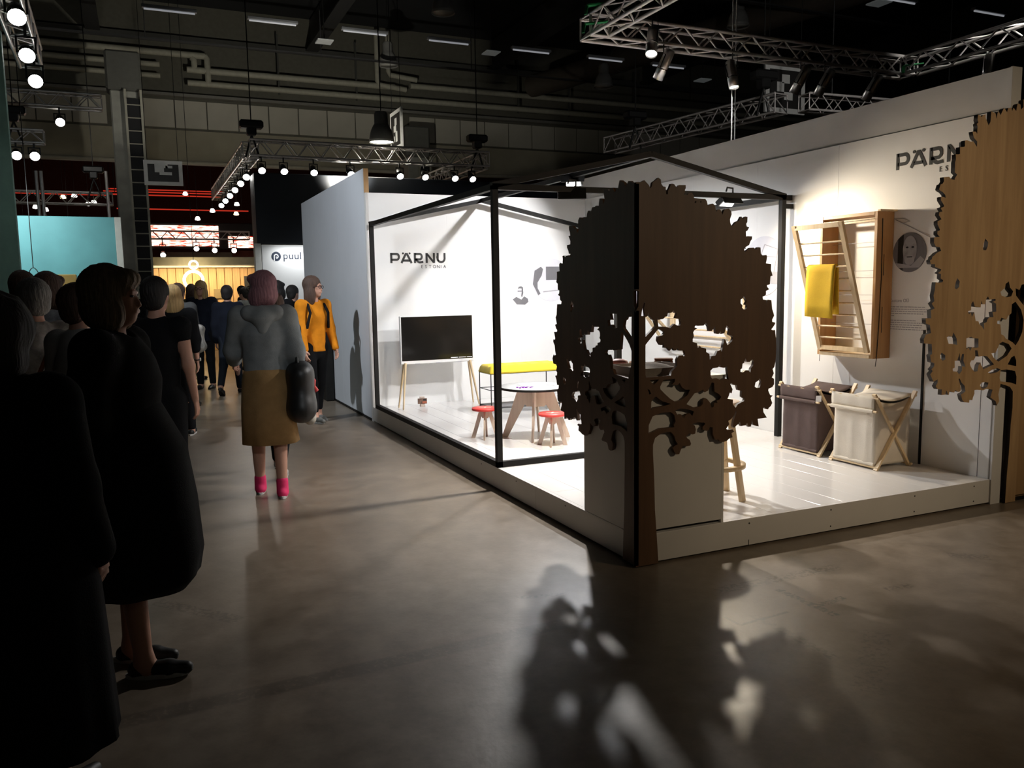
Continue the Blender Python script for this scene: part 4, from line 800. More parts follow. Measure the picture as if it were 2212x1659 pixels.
# ------------------------------------------------------------------ trusses
def truss(label, p, q, size, r=0.016, bay=0.40, mt=None, fine=True, name='lighting_truss'):
    """square lattice truss: p and q are the ends of its lower axis"""
    mt = mt or M_alu; p = Vector(p); q = Vector(q); d = (q-p).normalized(); L = (q-p).length; a = d.cross(Vector((0, 0, 1))).normalized(); u = Vector((0, 0, 1)); h = size/2
    t = thing(name, label, 'truss', p, group='lighting trusses')
    cs_ = {(i, j): a*(i*h)+u*(size/2+j*h) for i in (-1, 1) for j in (-1, 1)}
    for k in cs_.values(): part('chord', MB().tube(k, k+d*L, r, n=10), mt, t)
    n = max(2, int(L/bay)); bl = L/n; allb = MB(); bm = {}
    faces = [((-1, -1), (1, -1)), ((-1, 1), (1, 1)), ((-1, -1), (-1, 1)), ((1, -1), (1, 1))]
    for fi, (A, B) in enumerate(faces):
        for i in range(n):
            for half in (0, 1):
                s0, s1 = (A, B) if half == 0 else (B, A)
                if fine:
                    key = (fi, half)
                    if key not in bm:
                        bm[key] = MB().tube(cs_[s0], cs_[s1]+d*(bl/2), r*0.5, n=6).mesh('brace'); bm[key].materials.append(mt)
                    o = bpy.data.objects.new('brace', bm[key]); COL.objects.link(o); o.parent = t; o.location = d*(bl*(i+0.5*half))
                else: allb.tube(cs_[s0]+d*(bl*(i+0.5*half)), cs_[s1]+d*(bl*(i+0.5*half+0.5)), r*0.5, n=5)
    if not fine: o = part('bracing', allb, mt, t)
    for e in (0, L):
        mb = MB()
        for A, B in faces: mb.tube(cs_[A]+d*e, cs_[B]+d*e, r*0.55, n=6)
        part('end_frame', mb, mt, t)
    return t
truss('aluminium lighting truss running across above the white stand', (1.40, 3.05, 3.80), (5.46, 3.05, 3.80), 0.18, 0.017)
truss('aluminium lighting truss arm coming forward from the left corner above the stand', (1.49, 2.94, 3.80), (1.49, -0.9, 3.80), 0.18, 0.017)
truss('aluminium lighting truss arm coming forward from the right corner above the stand', (5.40, 2.94, 3.80), (5.40, -0.9, 3.80), 0.18, 0.017)
truss('slim aluminium truss hanging behind the right wall of the stand', (5.62, 9.7, 4.0), (6.15, 5.8, 4.0), 0.26, 0.018)
truss('aluminium truss across the far dark blue stand', (-0.55, 11.6, 3.93), (3.95, 11.6, 3.93), 0.27, 0.02)
truss('aluminium truss running back from the left end of the dark blue stand truss', (-0.50, 11.8, 3.93), (-0.50, 19.0, 3.93), 0.27, 0.02, fine=False)
truss('aluminium truss running back from the right end of the dark blue stand truss', (3.90, 11.8, 3.93), (3.90, 19.0, 3.93), 0.27, 0.02, fine=False)
truss('aluminium truss with bright lamps at the top left over the green wall', (-3.30, 3.6, 4.15), (-3.42, 7.4, 4.15), 0.22, 0.02)
truss('upper dim truss left of the hall column', (-6.5, 14.0, 5.02), (-2.9, 14.0, 5.02), 0.25, 0.02, fine=False)
truss('lower dim truss left of the hall column', (-6.5, 13.4, 4.25), (-3.85, 13.4, 4.25), 0.22, 0.02, fine=False)
truss('far dim truss above the teal wall', (-6.5, 17, 3.55), (-2.9, 17, 3.55), 0.25, 0.02, fine=False)
truss('far truss carrying the lamps below the red screen', (-2.7, 24.8, 3.28), (0.9, 24.8, 3.28), 0.25, 0.02, fine=False)
tt = truss('short far truss behind the right wall of the stand', (6.2, 5.4, 3.95), (9.5, 5.2, 3.95), 0.22, 0.016, fine=False)
for x in (0.5, 2.8): part('suspension', MB().tube((x, -0.06*x/3, 0.2), (x, -0.06*x/3, 5.6), 0.01, n=5), M_blackmetal, tt)
for x, y, z, a, lb in ((1.42, 2.86, 3.89, 0.5, 'green ratchet strap at the lower left truss corner'), (1.40, 2.78, 4.02, 0.5, 'green ratchet strap at the upper left truss corner'), (5.36, 2.86, 3.89, 0.0, 'green ratchet strap at the right truss corner')):
    single('ratchet_strap', MB().bar((x-0.10, y+0.06, z-0.02), (x+0.09, y-0.02, z+0.0), 0.05, 0.012).bar((x-0.10, y+0.06, z-0.02), (x-0.12, y+0.05, z-0.10), 0.03, 0.01), M_green, lb, 'strap', 'green straps on the truss corners')

# ------------------------------------------------------------------ spotlight cans (steel tubes) on the near truss
def can(loc, aim, label, lit):
    loc = Vector(loc); t = thing('spotlight_can', label, 'spotlight', loc, group='steel spotlight cans on the near truss')
    d = (Vector(aim)-loc).normalized(); q = Vector((0, 0, 1)).rotation_difference(d).to_matrix()
    part('tube', MB().lathe([(0.0, -0.155), (0.030, -0.155), (0.047, -0.14), (0.050, -0.02), (0.050, 0.13), (0.046, 0.13), (0.046, 0.10)], (0, 0, 0), 24, q, cap=False), M_chrome, t)
    part('band', MB().lathe([(0.0515, 0.020), (0.0525, 0.022), (0.0525, 0.032), (0.0515, 0.034)], (0, 0, 0), 24, q), mat('polished_band', (0.85, 0.85, 0.85), 0.12, 1.0), t)
    part('lens', MB().lathe([(0.0, 0.108), (0.046, 0.108)], (0, 0, 0), 24, q), M_lens if lit else M_lens_soft, t)
    top = Vector((loc.x, loc.y, 3.80))-loc
    part('yoke', MB().path([q @ Vector((0.053, 0, 0.02)), q @ Vector((0.06, 0, -0.10)), top*0.6, top, top+Vector((0, 0, 0.03))], 0.006, 6).path([q @ Vector((-0.053, 0, 0.02)), q @ Vector((-0.06, 0, -0.10)), top*0.6], 0.006, 6), M_blackmetal, t)
    part('safety_wire', MB().path([top+Vector((0.04, 0, 0.05)), top*0.5+Vector((0.09, 0.02, -0.02)), q @ Vector((0.03, 0, -0.15))], 0.003, 6), M_blackmetal, t)
cans = [((1.66, 2.36, 3.60), (0.5, 1.0, 0.3), 'steel spotlight can with bright lens at the left truss corner', True), ((2.18, 2.95, 3.60), (1.6, 5.0, 0.4), 'second steel spotlight can from the left truss corner', False), ((2.98, 2.95, 3.58), (2.9, 2.0, 0.0), 'lit spotlight can hanging straight down beside the white cables', True),
        ((3.84, 2.95, 3.60), (3.3, 5.0, 0.5), 'first of the steel spotlight cans right of the white cables', False), ((4.16, 2.95, 3.60), (3.6, 5.0, 0.5), 'second of the steel spotlight cans right of the white cables', False), ((4.83, 2.95, 3.60), (4.3, 5.0, 0.5), 'rightmost steel spotlight can before the right truss corner', False), ((5.38, 2.02, 3.62), (5.38, 2.2, 0.5), 'dark spotlight can just above the top of the right wall', False)]
for c_ in cans: can(*c_)
wc = thing('white_cables', 'pair of white cables hanging straight down behind the right wall', 'cable', (3.2, 3.2, 2.6))
for k in (-0.018, 0.022): part('cable', MB().path([(k, 0, 0), (k*1.1, 0, 2.0), (k*0.6, 0, 4.0), (k*0.4, 0, 6.9)], 0.006, 6), mat('white_cable', (0.8, 0.8, 0.8), 0.4, emit=(1, 1, 1), estr=0.0), wc)

# ------------------------------------------------------------------ small black stage lamps
def stage_lamp(loc, aim, label, lit=True, s=1.0, grp='black stage lamps on the far trusses', hang=0.2):
    loc = Vector(loc); t = thing('stage_lamp', label, 'stage lamp', loc, group=grp)
    d = (Vector(aim)-loc).normalized(); q = Vector((0, 0, 1)).rotation_difference(d).to_matrix()
    part('housing', MB().lathe([(0.0, -0.16*s), (0.06*s, -0.15*s), (0.075*s, -0.05*s), (0.085*s, 0.10*s), (0.078*s, 0.08*s)], (0, 0, 0), 14, q, cap=False), M_blackmetal, t)
    part('lens', MB().lathe([(0.0, 0.09*s), (0.078*s, 0.09*s)], (0, 0, 0), 14, q), M_lens if lit else M_print_mid, t)
    part('yoke', MB().bar((0.09*s, 0, 0), (0.09*s, 0, hang*0.6), 0.02*s).bar((-0.09*s, 0, 0), (-0.09*s, 0, hang*0.6), 0.02*s).bar((-0.1*s, 0, hang*0.6), (0.1*s, 0, hang*0.6), 0.02*s).bar((0, 0, hang*0.6), (0, 0, hang+0.04), 0.03*s), M_blackmetal, t)
    return t
for i, (x, y) in enumerate(((-0.36, 11.6), (0.02, 11.6), (0.55, 11.6), (1.22, 11.6), (2.16, 11.6), (2.65, 11.6), (3.26, 11.6), (3.62, 11.6))):
    stage_lamp((x, y, 3.72), (x-0.1+0.3*(i % 2), y-3.2, 1.2), 'black stage lamp on the dark blue stand truss, %s from the left' % ('first', 'second', 'third', 'fourth', 'fifth', 'sixth', 'seventh', 'eighth')[i], True, 0.78)
for i, y in enumerate((12.6, 13.6, 14.7, 15.8, 16.9, 18.0)):
    stage_lamp((-0.50, y, 3.72), (-1.4, y-4.0, 1.4), 'black stage lamp on the receding left truss, %s from the front' % ('first', 'second', 'third', 'fourth', 'fifth', 'sixth')[i], True, 0.78)
for i, (x, y, z, lb) in enumerate(((-3.24, 4.55, 3.92, 'topmost'), (-3.30, 5.75, 3.90, 'middle'), (-3.34, 6.85, 3.90, 'lowest'))):
    stage_lamp((x, y, z), (-2.7, 0.5, 1.0), 'large bright stage lamp, the %s of three on the truss over the green wall' % lb, True, 0.9, 'stage lamps over the green wall', 0.25)
for i, (x, y, z) in enumerate(((-3.62, 14.0, 4.78), (-4.30, 13.4, 4.05), (-4.02, 13.4, 4.05))):
    stage_lamp((x, y, z), (x+0.8, y-6, 1.2), 'small bright lamp above the teal wall, %s from the left' % ('third', 'first', 'second')[i], True, 1.0, 'small lamps above the teal wall', 0.2)
for i, (x, y, z) in enumerate(((-2.2, 24.8, 2.86), (-1.75, 24.8, 2.80), (-0.75, 24.8, 3.0), (-0.2, 24.8, 2.95), (0.4, 24.8, 2.95))):
    stage_lamp((x, y, z), (x-0.2, y-6, 0.8), 'distant lamp below the red screen, %s from the left' % ('first', 'second', 'third', 'fourth', 'fifth')[i], True, 1.0, 'distant lamps under the red screen', 3.30-z)
# chain hoists
for x, y, z, lb in ((5.60, 8.8, 4.45, 'black chain hoist on the slim truss, left one'), (6.0, 6.0, 4.5, 'black chain hoist on the slim truss, right one'), (-0.50, 11.6, 4.42, 'black chain hoist at the left end of the far truss'), (3.75, 11.6, 4.42, 'black chain hoist at the right end of the far truss'), (-4.3, 13.4, 4.75, 'black chain hoist above the lower dim truss'), (-3.2, 15.8, 4.1, 'black chain hoist left of the hall column')):
    t = thing('chain_hoist', lb, 'hoist', (x, y, z), group='chain hoists')
    part('motor', MB().bbox(-0.20, 0.20, -0.10, 0.10, -0.02, 0.12, 0.03).bbox(-0.08, 0.08, -0.08, 0.08, -0.14, 0.02, 0.02), M_blackmetal, t)
    part('hook_sling', MB().path([(0, 0, -0.14), (0.05, 0, -0.28), (0.12, 0, -0.52)], 0.018, 6).path([(0, 0, -0.14), (-0.05, 0, -0.28), (-0.12, 0, -0.52)], 0.018, 6), M_blackmetal, t)
    part('chain', MB().tube((0, 0, 0.12), (0, 0, 9.6-z), 0.010, n=6), M_blackmetal, t)

# ------------------------------------------------------------------ hall lamps under the ceiling
def highbay(loc, label, lit, s=1.0):
    t = thing('pendant_lamp', label, 'pendant lamp', loc, group='bell-shaped hall lamps')
    part('shade', MB().lathe([(0.11*s, 0.56*s), (0.13*s, 0.52*s), (0.13*s, 0.34*s), (0.15*s, 0.32*s), (0.20*s, 0.22*s), (0.235*s, 0.06*s), (0.245*s, 0.0), (0.235*s, 0.0), (0.19*s, 0.20*s), (0.10*s, 0.30*s)], n=28), mat('grey_shade', (0.20, 0.20, 0.19), 0.5), t)
    part('gear_box', MB().lathe([(0.0, 0.58*s), (0.11*s, 0.57*s), (0.11*s, 0.50*s)], n=20), mat('gear_grey', (0.22, 0.22, 0.2), 0.5), t)
    part('bulb', MB().lathe([(0.0, 0.015*s), (0.225*s, 0.02*s), (0.19*s, 0.10*s)], n=24), glow('bay_glow', (1, 0.97, 0.80), 9) if lit else mat('bay_off', (0.4, 0.4, 0.38), 0.4), t)
    part('hanging_wire', MB().tube((0, 0, 0.57*s), (0, 0, 9.6-loc[2]), 0.01, n=6), M_blackmetal, t)
highbay((1.945, 12.0, 4.36), 'lit grey bell-shaped hall lamp hanging above the dark blue stand', True)
for p_, lb in (((3.98, 14.0, 7.55), 'unlit bell lamp at the top centre under the dark ceiling'), ((3.85, 18.0, 7.4), 'dim bell lamp in front of the pipes'), ((9.2, 16.0, 6.85), 'dim bell lamp left of the near truss'), ((10.4, 12.0, 7.4), 'dim bell lamp above the near truss')):
    highbay(p_, lb, False, 1.05)
d_ = bpy.data.lights.new('pendant_light', 'SPOT'); d_.energy = 160; d_.spot_size = math.radians(150); d_.shadow_soft_size = 0.2; d_.color = (1, 0.95, 0.8)
o_ = bpy.data.objects.new('pendant_light', d_); COL.objects.link(o_); o_.location = (1.945, 12.0, 4.34)
ft = thing('ceiling_fixture', 'dim strip light under the dark ceiling, leftmost of the long row', 'ceiling light', (-1.60, 14.1, 7.0), group='row of dim ceiling strip lights')
part('trough', MB().bbox(-0.50, 0.50, -0.06, 0.06, 0.0, 0.06, 0.01), mat('trough_grey', (0.25, 0.26, 0.28), 0.4), ft)
part('tube', MB().tube((-0.46, 0, -0.015), (0.46, 0, -0.015), 0.018, n=8), mat('cold_tube', (0.6, 0.6, 0.62), 0.3, emit=(0.9, 0.93, 1.0), estr=0.22), ft)
for k_, x in enumerate((0.34, 2.24, 4.13, 6.15, 8.14, 9.95)):
    dup(ft, (x, 14.1, 7.0), None, 'dim strip light under the dark ceiling, %s in the long row from the left' % ('second', 'third', 'fourth', 'fifth', 'sixth', 'seventh')[k_])
for k_, (x, y) in enumerate(((11.9, 8.9), (14.4, 8.75), (9.4, 6.0), (1.2, 9.5))):
    dup(ft, (x, y, 7.2), None, 'dim strip light apart from the row, %s' % ('above the right truss corner', 'at the top right corner', 'above the right truss arm', 'at the very top of the picture')[k_])
for k_, (x, y) in enumerate(((1.73, 15.8), (5.65, 15.3), (12.2, 15.7), (11.7, 9.2))):
    t = thing('ceiling_plate', 'pale flat plate under the dark ceiling, %s' % ('left of centre', 'in the middle', 'right behind the near truss', 'at the top right')[k_], 'ceiling plate', (x, y, 7.2), group='pale ceiling plates')
    part('plate', MB().bbox(-0.18, 0.18, -0.18, 0.18, 0, 0.03, 0.005), mat('pale_plate', (0.45, 0.46, 0.46), 0.5, emit=(0.9, 1, 1), estr=0.03), t)  # plate also given a faint glow, though it is no lamp
    part('rod', MB().tube((0, 0, 0.03), (0, 0, 2.4), 0.012, n=6), M_blackmetal, t)
for k_, (x, lb) in enumerate(((-9, 'far left'), (-3.2, 'left of the column'), (2.6, 'centre left'), (8.4, 'centre right'), (14.2, 'right'), (20, 'far right'))):
    t = thing('roof_beam', 'dark steel roof beam, %s' % lb, 'beam', (x, 6, 8.6), group='dark steel roof beams')
    part('bottom_flange', MB().box(-0.18, 0.18, -14, 15.7, 0, 0.04), mat('dark_steel', (0.03, 0.03, 0.032), 0.6), t)
    part('web', MB().box(-0.02, 0.02, -14, 15.7, 0.04, 0.9), MATS['dark_steel'], t)
for k_, y in enumerate((6.5, 10.5, 17.5)):
    t = thing('cable_bridge', 'thin dark cable run under the ceiling, %s' % ('nearest', 'middle', 'farthest')[k_], 'cable run', (2, y, 7.35), group='cable runs under the ceiling')
    part('tray', MB().box(-14, 18, -0.06, 0.06, 0, 0.03), MATS['dark_steel'], t)
    for x in range(-12, 18, 4): part('hanger', MB().tube((x, 0, 0.03), (x, 0, 2.2), 0.012, n=6), MATS['dark_steel'], t)
du = thing('air_duct', 'long grey-brown ventilation duct under the ceiling', 'duct', (9.4, 18.4, 7.75))
part('trunk', MB().path([(-0.4, 1.6, 0), (0.0, 0.4, 0), (0.6, -2.0, 0), (2.6, -9.0, 0)], 0.33, 16), mat('duct_brown', (0.06, 0.05, 0.04), 0.7), du)
for k_ in range(3): part('joint_ring', MB().torus((0.6+0.57*k_, -2.0-2.0*k_, 0), 0.335, 0.02, Matrix.Rotation(PI/2, 3, 'X'), 24, 6), MATS['duct_brown'], du)

# ------------------------------------------------------------------ hanging square signs: black field, white border, white pixel figure
def sign(label, o, x, z, w, h, cells):
    t = thing('hanging_sign', label, 'sign', o, group='hanging square signs'); M0 = frame((0, 0, 0), x, (0, 0, 1), z); g = 0.10*w
    part('board', MB().prism([(0, 0), (w, 0), (w, h), (0, h)], M0 @ Matrix.Translation((0, 0, -0.04)), 0.04), mat('sign_white', (0.62, 0.62, 0.60), 0.6), t)
    part('field', MB().prism([(g, g), (w-g, g), (w-g, h-g), (g, h-g)], M0, 0.004), M_print_dark, t)
    for a, b, c, d in cells:
        part('pixel', MB().prism([(a*w, b*h), (c*w, b*h), (c*w, d*h), (a*w, d*h)], M0 @ Matrix.Translation((0, 0, 0.004)), 0.002), MATS['sign_white'], t)
    for k in (0.1, 0.9):
        p_ = M0 @ Vector((k*w, h, -0.02)); part('cord', MB().tube(p_, p_+Vector((0, 0, 9.6-o[2]-h)), 0.006, n=5), M_blackmetal, t)
sign('hanging black square sign with white border and pixel figure, right of the hall column', (-2.24, 15.0, 3.78), (1, 0, 0), (0, -1, 0), 0.74, 0.50, [(0.28, 0.52, 0.52, 0.96), (0.40, 0.42, 0.66, 0.54), (0.52, 0.70, 0.62, 0.96), (0.56, 0.70, 0.74, 0.80), (0.66, 0.42, 0.72, 0.54)])
sign('hanging black square sign seen nearly edge-on behind the lit bell lamp', (2.6, 13.66, 4.45), (0, -1, 0), (-1, 0, 0), 0.80, 0.80, [(0.44, 0.62, 0.62, 0.80), (0.34, 0.46, 0.56, 0.62), (0.50, 0.20, 0.66, 0.46), (0.34, 0.22, 0.42, 0.36)])
sign('hanging black square sign with white pixel figure above the right wall', (6.9, 7.0, 4.30), (1, 0, 0), (0, -1, 0), 0.82, 0.76, [(0.40, 0.62, 0.60, 0.80), (0.28, 0.44, 0.46, 0.64), (0.46, 0.28, 0.68, 0.44)])
# ------------------------------------------------------------------ far stands
fs_ = thing('far_stand', 'dark blue stand with a white front and the round puu logo behind the wing wall', 'exhibition stand', (-0.45, 12.0, 0))
part('fascia', MB().bbox(0.0, 7.2, 0.0, 0.15, 2.42, 3.71, 0.01), M_navy, fs_)
part('white_front', MB().bbox(0.06, 2.2, -0.10, 0.0, 0.0, 2.41, 0.005), M_white, fs_)
part('side_panel', MB().bbox(-0.06, 0.05, -0.10, 0.10, 0.0, 2.43, 0.005), mat('greywhite', (0.55, 0.54, 0.5), 0.6), fs_)
part('side_fascia', MB().bbox(0.0, 0.08, 0.15, 0.6, 2.44, 3.71, 0.01), M_navy, fs_)
part('dark_back', MB().box(2.2, 7.2, 0.0, 0.1, 0.0, 2.42), M_navy, fs_)
M0 = frame((0.26, -0.102, 2.17), (1, 0, 0), (0, 0, 1), (0, -1, 0)); M_ink = mat('ink_blue', (0.012, 0.022, 0.05), 0.5)
lg = MB(); lg.prism(arc(0.05, 0.03, 0.085, 0.085, 0, 350, 30), M0, 0.003); part('logo_disc', lg, M_ink, fs_)
lg = MB(); stroke(lg, arc(0.05, 0.03, 0.035, 0.035, -90, 180, 12), 0.02, M0 @ Matrix.Translation((0, 0, 0.003))); stroke(lg, [(0.015, 0.03), (0.015, -0.055)], 0.02, M0 @ Matrix.Translation((0, 0, 0.003))); stroke(lg, [(0.05, -0.005), (0.05, 0.03)], 0.012, M0 @ Matrix.Translation((0, 0, 0.003))); part('logo_mark', lg, M_white, fs_)
me = text_mesh('logo_word', 'puul', 0.19, 0.003, 1.05); bake_mesh(me, M0 @ Matrix.Translation((0.17, -0.02, 0.001))); link('logo_word', me, M_ink, fs_)
wd = thing('far_stand', 'far pine-clad stand with white header glowing at the end of the aisle', 'exhibition stand', (-2.4, 20.0, 0))
for k_ in range(14): part('plank', MB().bbox(0.205*k_, 0.205*k_+0.195, 0, 0.05, 0.0, 2.22, 0.008), mat('warm_pine', (0.55, 0.33, 0.14), 0.6, var=0.15, scale=6, stretch=(4, 4, 0.3)), wd)
part('header', MB().bbox(-0.1, 2.95, -0.5, 0.1, 2.23, 2.50, 0.01), mat('cream_header', (0.6, 0.55, 0.44), 0.6), wd)
part('door', MB().bbox(2.55, 2.75, -0.03, 0.0, 0, 2.0, 0.005), M_print_dark, wd)
part('picture', MB().bbox(1.75, 2.15, -0.03, 0.0, 1.40, 1.66, 0.005), mat('pic', (0.25, 0.18, 0.08), 0.6), wd)
part('side_post', MB().bbox(-0.12, -0.02, -0.1, 0.1, 0, 2.3, 0.01), M_print_grey, wd)
area('stand_strip_light', (-1.0, 19.3, 2.2), (-1.0, 20.0, 1.0), 42, 2.6, 0.1, (1, 0.78, 0.48))
rl = thing('ring_lamp', 'glowing ring lamp with a smaller ring above it in front of the pine stand', 'lamp', (-1.2, 19.0, 1.62))
part('large_ring', MB().torus((0, 0, 0.27), 0.225, 0.035, Matrix.Rotation(PI/2, 3, 'X')), glow('ring_glow', (1, 0.80, 0.42), 16), rl)
part('small_ring', MB().torus((0.02, 0, 0.66), 0.10, 0.022, Matrix.Rotation(PI/2, 3, 'X') @ Matrix.Diagonal((1, 1, 1))), MATS['ring_glow'], rl)
part('cord', MB().tube((0.02, 0, 0.78), (0.02, 0, 7.5), 0.008, n=6), M_blackmetal, rl)
# red video wall in the next hall
def screen_mat():
    mt, nt, b = _nodes('red_video'); N = nt.nodes.new; L = nt.links.new; tc = N('ShaderNodeTexCoord'); mp = N('ShaderNodeMapping'); mp.inputs['Scale'].default_value = (1.2, 1, 9)
    L(tc.outputs['Object'], mp.inputs[0]); n = N('ShaderNodeTexNoise'); n.inputs['Scale'].default_value = 3; n.inputs['Detail'].default_value = 5; L(mp.outputs[0], n.inputs['Vector'])
    r = N('ShaderNodeValToRGB'); e = r.color_ramp.elements; e[0].position = 0.36; e[0].color = (0.25, 0.005, 0.005, 1); e[1].position = 0.52; e[1].color = (1.0, 0.75, 0.6, 1); r.color_ramp.elements.new(0.43).color = (1.0, 0.12, 0.06, 1)
    L(n.outputs['Fac'], r.inputs[0]); L(r.outputs[0], b.inputs['Emission Color']); b.inputs['Emission Strength'].default_value = 2.6; b.inputs['Base Color'].default_value = (0.02, 0, 0, 1); return mt
vw = thing('video_wall', 'bright red and white video wall in the hall beyond the column', 'screen', (-3.2, 26.0, 3.12))
SM = screen_mat(); part('display', MB().box(0.0, 0.36, -0.02, 0.0, 0, 0.66).box(0.85, 3.25, -0.02, 0.0, 0.0, 0.68), SM, vw); part('display', MB().box(3.55, 4.4, -0.02, 0.0, -0.05, 0.34), SM, vw)
part('casing', MB().bbox(-0.1, 4.6, 0.0, 0.2, -0.1, 0.78, 0.02), M_print_dark, vw)
rb = thing('far_booth', 'dark red booth walls under the video wall', 'exhibition stand', (-2.6, 25.5, 0))
part('wall', MB().box(0.0, 0.55, 0, 0.1, 0, 2.95), mat('dull_red', (0.22, 0.05, 0.03), 0.7), rb); part('wall', MB().box(0.95, 3.0, 0, 0.1, 0, 2.9), mat('taupe', (0.26, 0.20, 0.14), 0.7), rb); part('wall', MB().box(3.0, 4.4, 0, 0.1, 0, 2.95), MATS['dull_red'], rb)
for k_, (x0, x1, y, z) in enumerate(((-3.2, 0.4, 24.2, 4.55), (-3.0, 1.0, 25.5, 4.25), (-3.4, 0.6, 27.0, 4.95), (-6.6, -3.2, 25.0, 4.6), (-3.3, 0.9, 28.5, 5.2))):
    t = thing('light_bar', 'thin red light bar in the far hall, %s' % ('second from below', 'lowest', 'fourth from below', 'left of the column', 'highest')[k_], 'light bar', (x0, y, z), group='red light bars in the far hall')
    part('tube', MB().box(0, x1-x0, 0, 0.05, 0, 0.035), glow('red_bar', (1, 0.06, 0.03), 0.45), t)
    for x in (0.2, x1-x0-0.2): part('hanger', MB().tube((x, 0.02, 0.03), (x, 0.02, 9.6-z), 0.01, n=5), M_blackmetal, t)
rlt = bpy.data.lights.new('red_hall_light', 'AREA'); rlt.energy = 120; rlt.size = 6; rlt.color = (1, 0.16, 0.08); ro = bpy.data.objects.new('red_hall_light', rlt); COL.objects.link(ro); ro.location = (-1.5, 30, 4.5); ro.rotation_euler = (math.radians(90), 0, 0)
random.seed(9)
for k_ in range(16):
    x = random.uniform(-7.5, -3.1) if k_ < 10 else random.uniform(-1.2, 0.6); y = random.uniform(23.2, 26); z = random.uniform(3.4, 4.8)
    b = MB().lathe([(0.0, 0.0), (0.07, 0.01), (0.08, 0.03), (0.05, 0.11), (0.0, 0.12)], (x, y, z), 10)
    t = thing('far_lamp', 'tiny bright lamp glowing in the far hall', 'lamp', (x, y, z), group='tiny lamps in the far hall')
    b.v = [(p[0]-x, p[1]-y, p[2]-z) for p in b.v]
    part('bulb', b, M_lens_soft if k_ % 4 else glow('warm_dot', (1, 0.7, 0.35), 5), t); part('hanging_wire', MB().tube((0, 0, 0.1), (0, 0, 9.6-z), 0.008, n=5), M_blackmetal, t)

# ------------------------------------------------------------------ left side: green and teal walls
gw = struct('wall_green', MB().bbox(-7.5, -3.42, 5.0, 5.08, 0, 3.9, 0.004), M_paleteal)
tw = struct('wall_teal', MB().bbox(-6.2, -2.70, 8.6, 8.68, 0, 2.58, 0.004), M_teal)
struct('end_post', MB().bbox(-2.70, -2.62, 8.58, 8.70, 0, 2.58, 0.004), mat('post_white', (0.5, 0.5, 0.46), 0.6), tw)
wl = thing('wire_lamp', 'thin black wire loop hanging in front of the teal wall', 'lamp', (-3.67, 8.4, 1.55))
part('wire', MB().tube((0, 0, 0.36), (0, 0, 8.05), 0.006, n=6), M_blackmetal, wl); part('loop', MB().path([(0.085*math.sin(a)*(1-0.25*math.cos(a)), 0, 0.17-0.19*-math.cos(a)) for a in [i*PI/16 for i in range(33)]], 0.006, 6), M_blackmetal, wl)
br = thing('brass_display', 'brass framed display with a white light strip beside the teal wall', 'display', (-3.30, 8.3, 1.30))
part('frame', MB().bbox(-0.12, 0.12, 0, 0.06, 0.0, 0.52, 0.01), mat('brass', (0.45, 0.30, 0.10), 0.35, 0.6), br); part('light_strip', MB().box(-0.13, 0.13, -0.02, 0.0, 0.18, 0.23), M_lens_soft, br)
for x in (-0.1, 0.1): part('leg', MB().tube((x, 0.03, -1.30), (x, 0.03, 0.0), 0.015, n=8), MATS['brass'], br)
for k_, (x, y) in enumerate(((-4.05, 14.0), (-3.97, 14.0), (-2.93, 15.6))):
    single('light_mast', MB().tube((x, y, 0), (x-0.03, y, 3.85 if k_ < 2 else 4.1), 0.03, n=8), M_alu, 'thin pale mast rising behind the teal wall, %s' % ('left of the pair', 'right of the pair', 'next to the hall column')[k_], 'mast', 'pale masts behind the teal wall')
area('teal_wall_light', (-4.0, 7.6, 2.9), (-3.9, 8.6, 1.7), 34, 0.8, 0.1, (0.9, 1, 1))
area('puu_front_light', (0.3, 11.62, 2.38), (0.3, 11.86, 1.5), 7, 0.9, 0.08, (0.93, 0.97, 1.0))
spot('left_truss_and_fill_light', (-3.28, 4.6, 3.85), (-0.1, 7.6, 1.5), 820, 60, 0.5, 0.08, (0.85, 0.92, 1.0))
spot('left_truss_and_fill_light', (-3.30, 5.8, 3.85), (-2.2, 9.5, 0.5), 60, 70, 0.5, 0.08, (1, 0.95, 0.9))
spot('far_truss_and_fill_light', (-0.5, 14.7, 3.65), (-2.0, 11.0, 0.3), 90, 70, 0.5, 0.08, (1, 0.9, 0.8))
spot('far_truss_and_fill_light', (0.55, 11.6, 3.65), (-0.9, 8.2, 0.4), 60, 70, 0.5, 0.08, (1, 0.92, 0.82))

spot('far_truss_and_fill_light', (2.65, 11.6, 3.65), (3.2, 3.0, 3.85), 420, 44, 0.7, 0.08, (1, 0.93, 0.9))
spot('far_truss_and_fill_light', (1.22, 11.6, 3.65), (1.6, 22.0, 6.4), 1150, 110, 0.9, 0.1, (1, 0.95, 0.82))  # added uplight at a truss lamp's place, brightens the hall header
spot('left_truss_and_fill_light', (-3.62, 14.0, 4.78), (-5.0, 22.0, 6.2), 260, 120, 0.9, 0.1, (1, 0.95, 0.85))  # second added uplight, for the left part of the header
# unseen bell lamps added behind the camera to carry the fill lights
for p_, lb in (((4.2, -6.0, 4.22), 'added fill bell lamp behind the camera on the right'), ((-0.8, -5.6, 4.22), 'added fill bell lamp behind the camera in the middle')):
    highbay(p_, lb, True)
can((5.38, -0.7, 3.64), (3.4, -0.9, 0.2), 'added steel spotlight can out of view on the right truss arm', True)  # can added out of view as fixture for the fill on the right floor

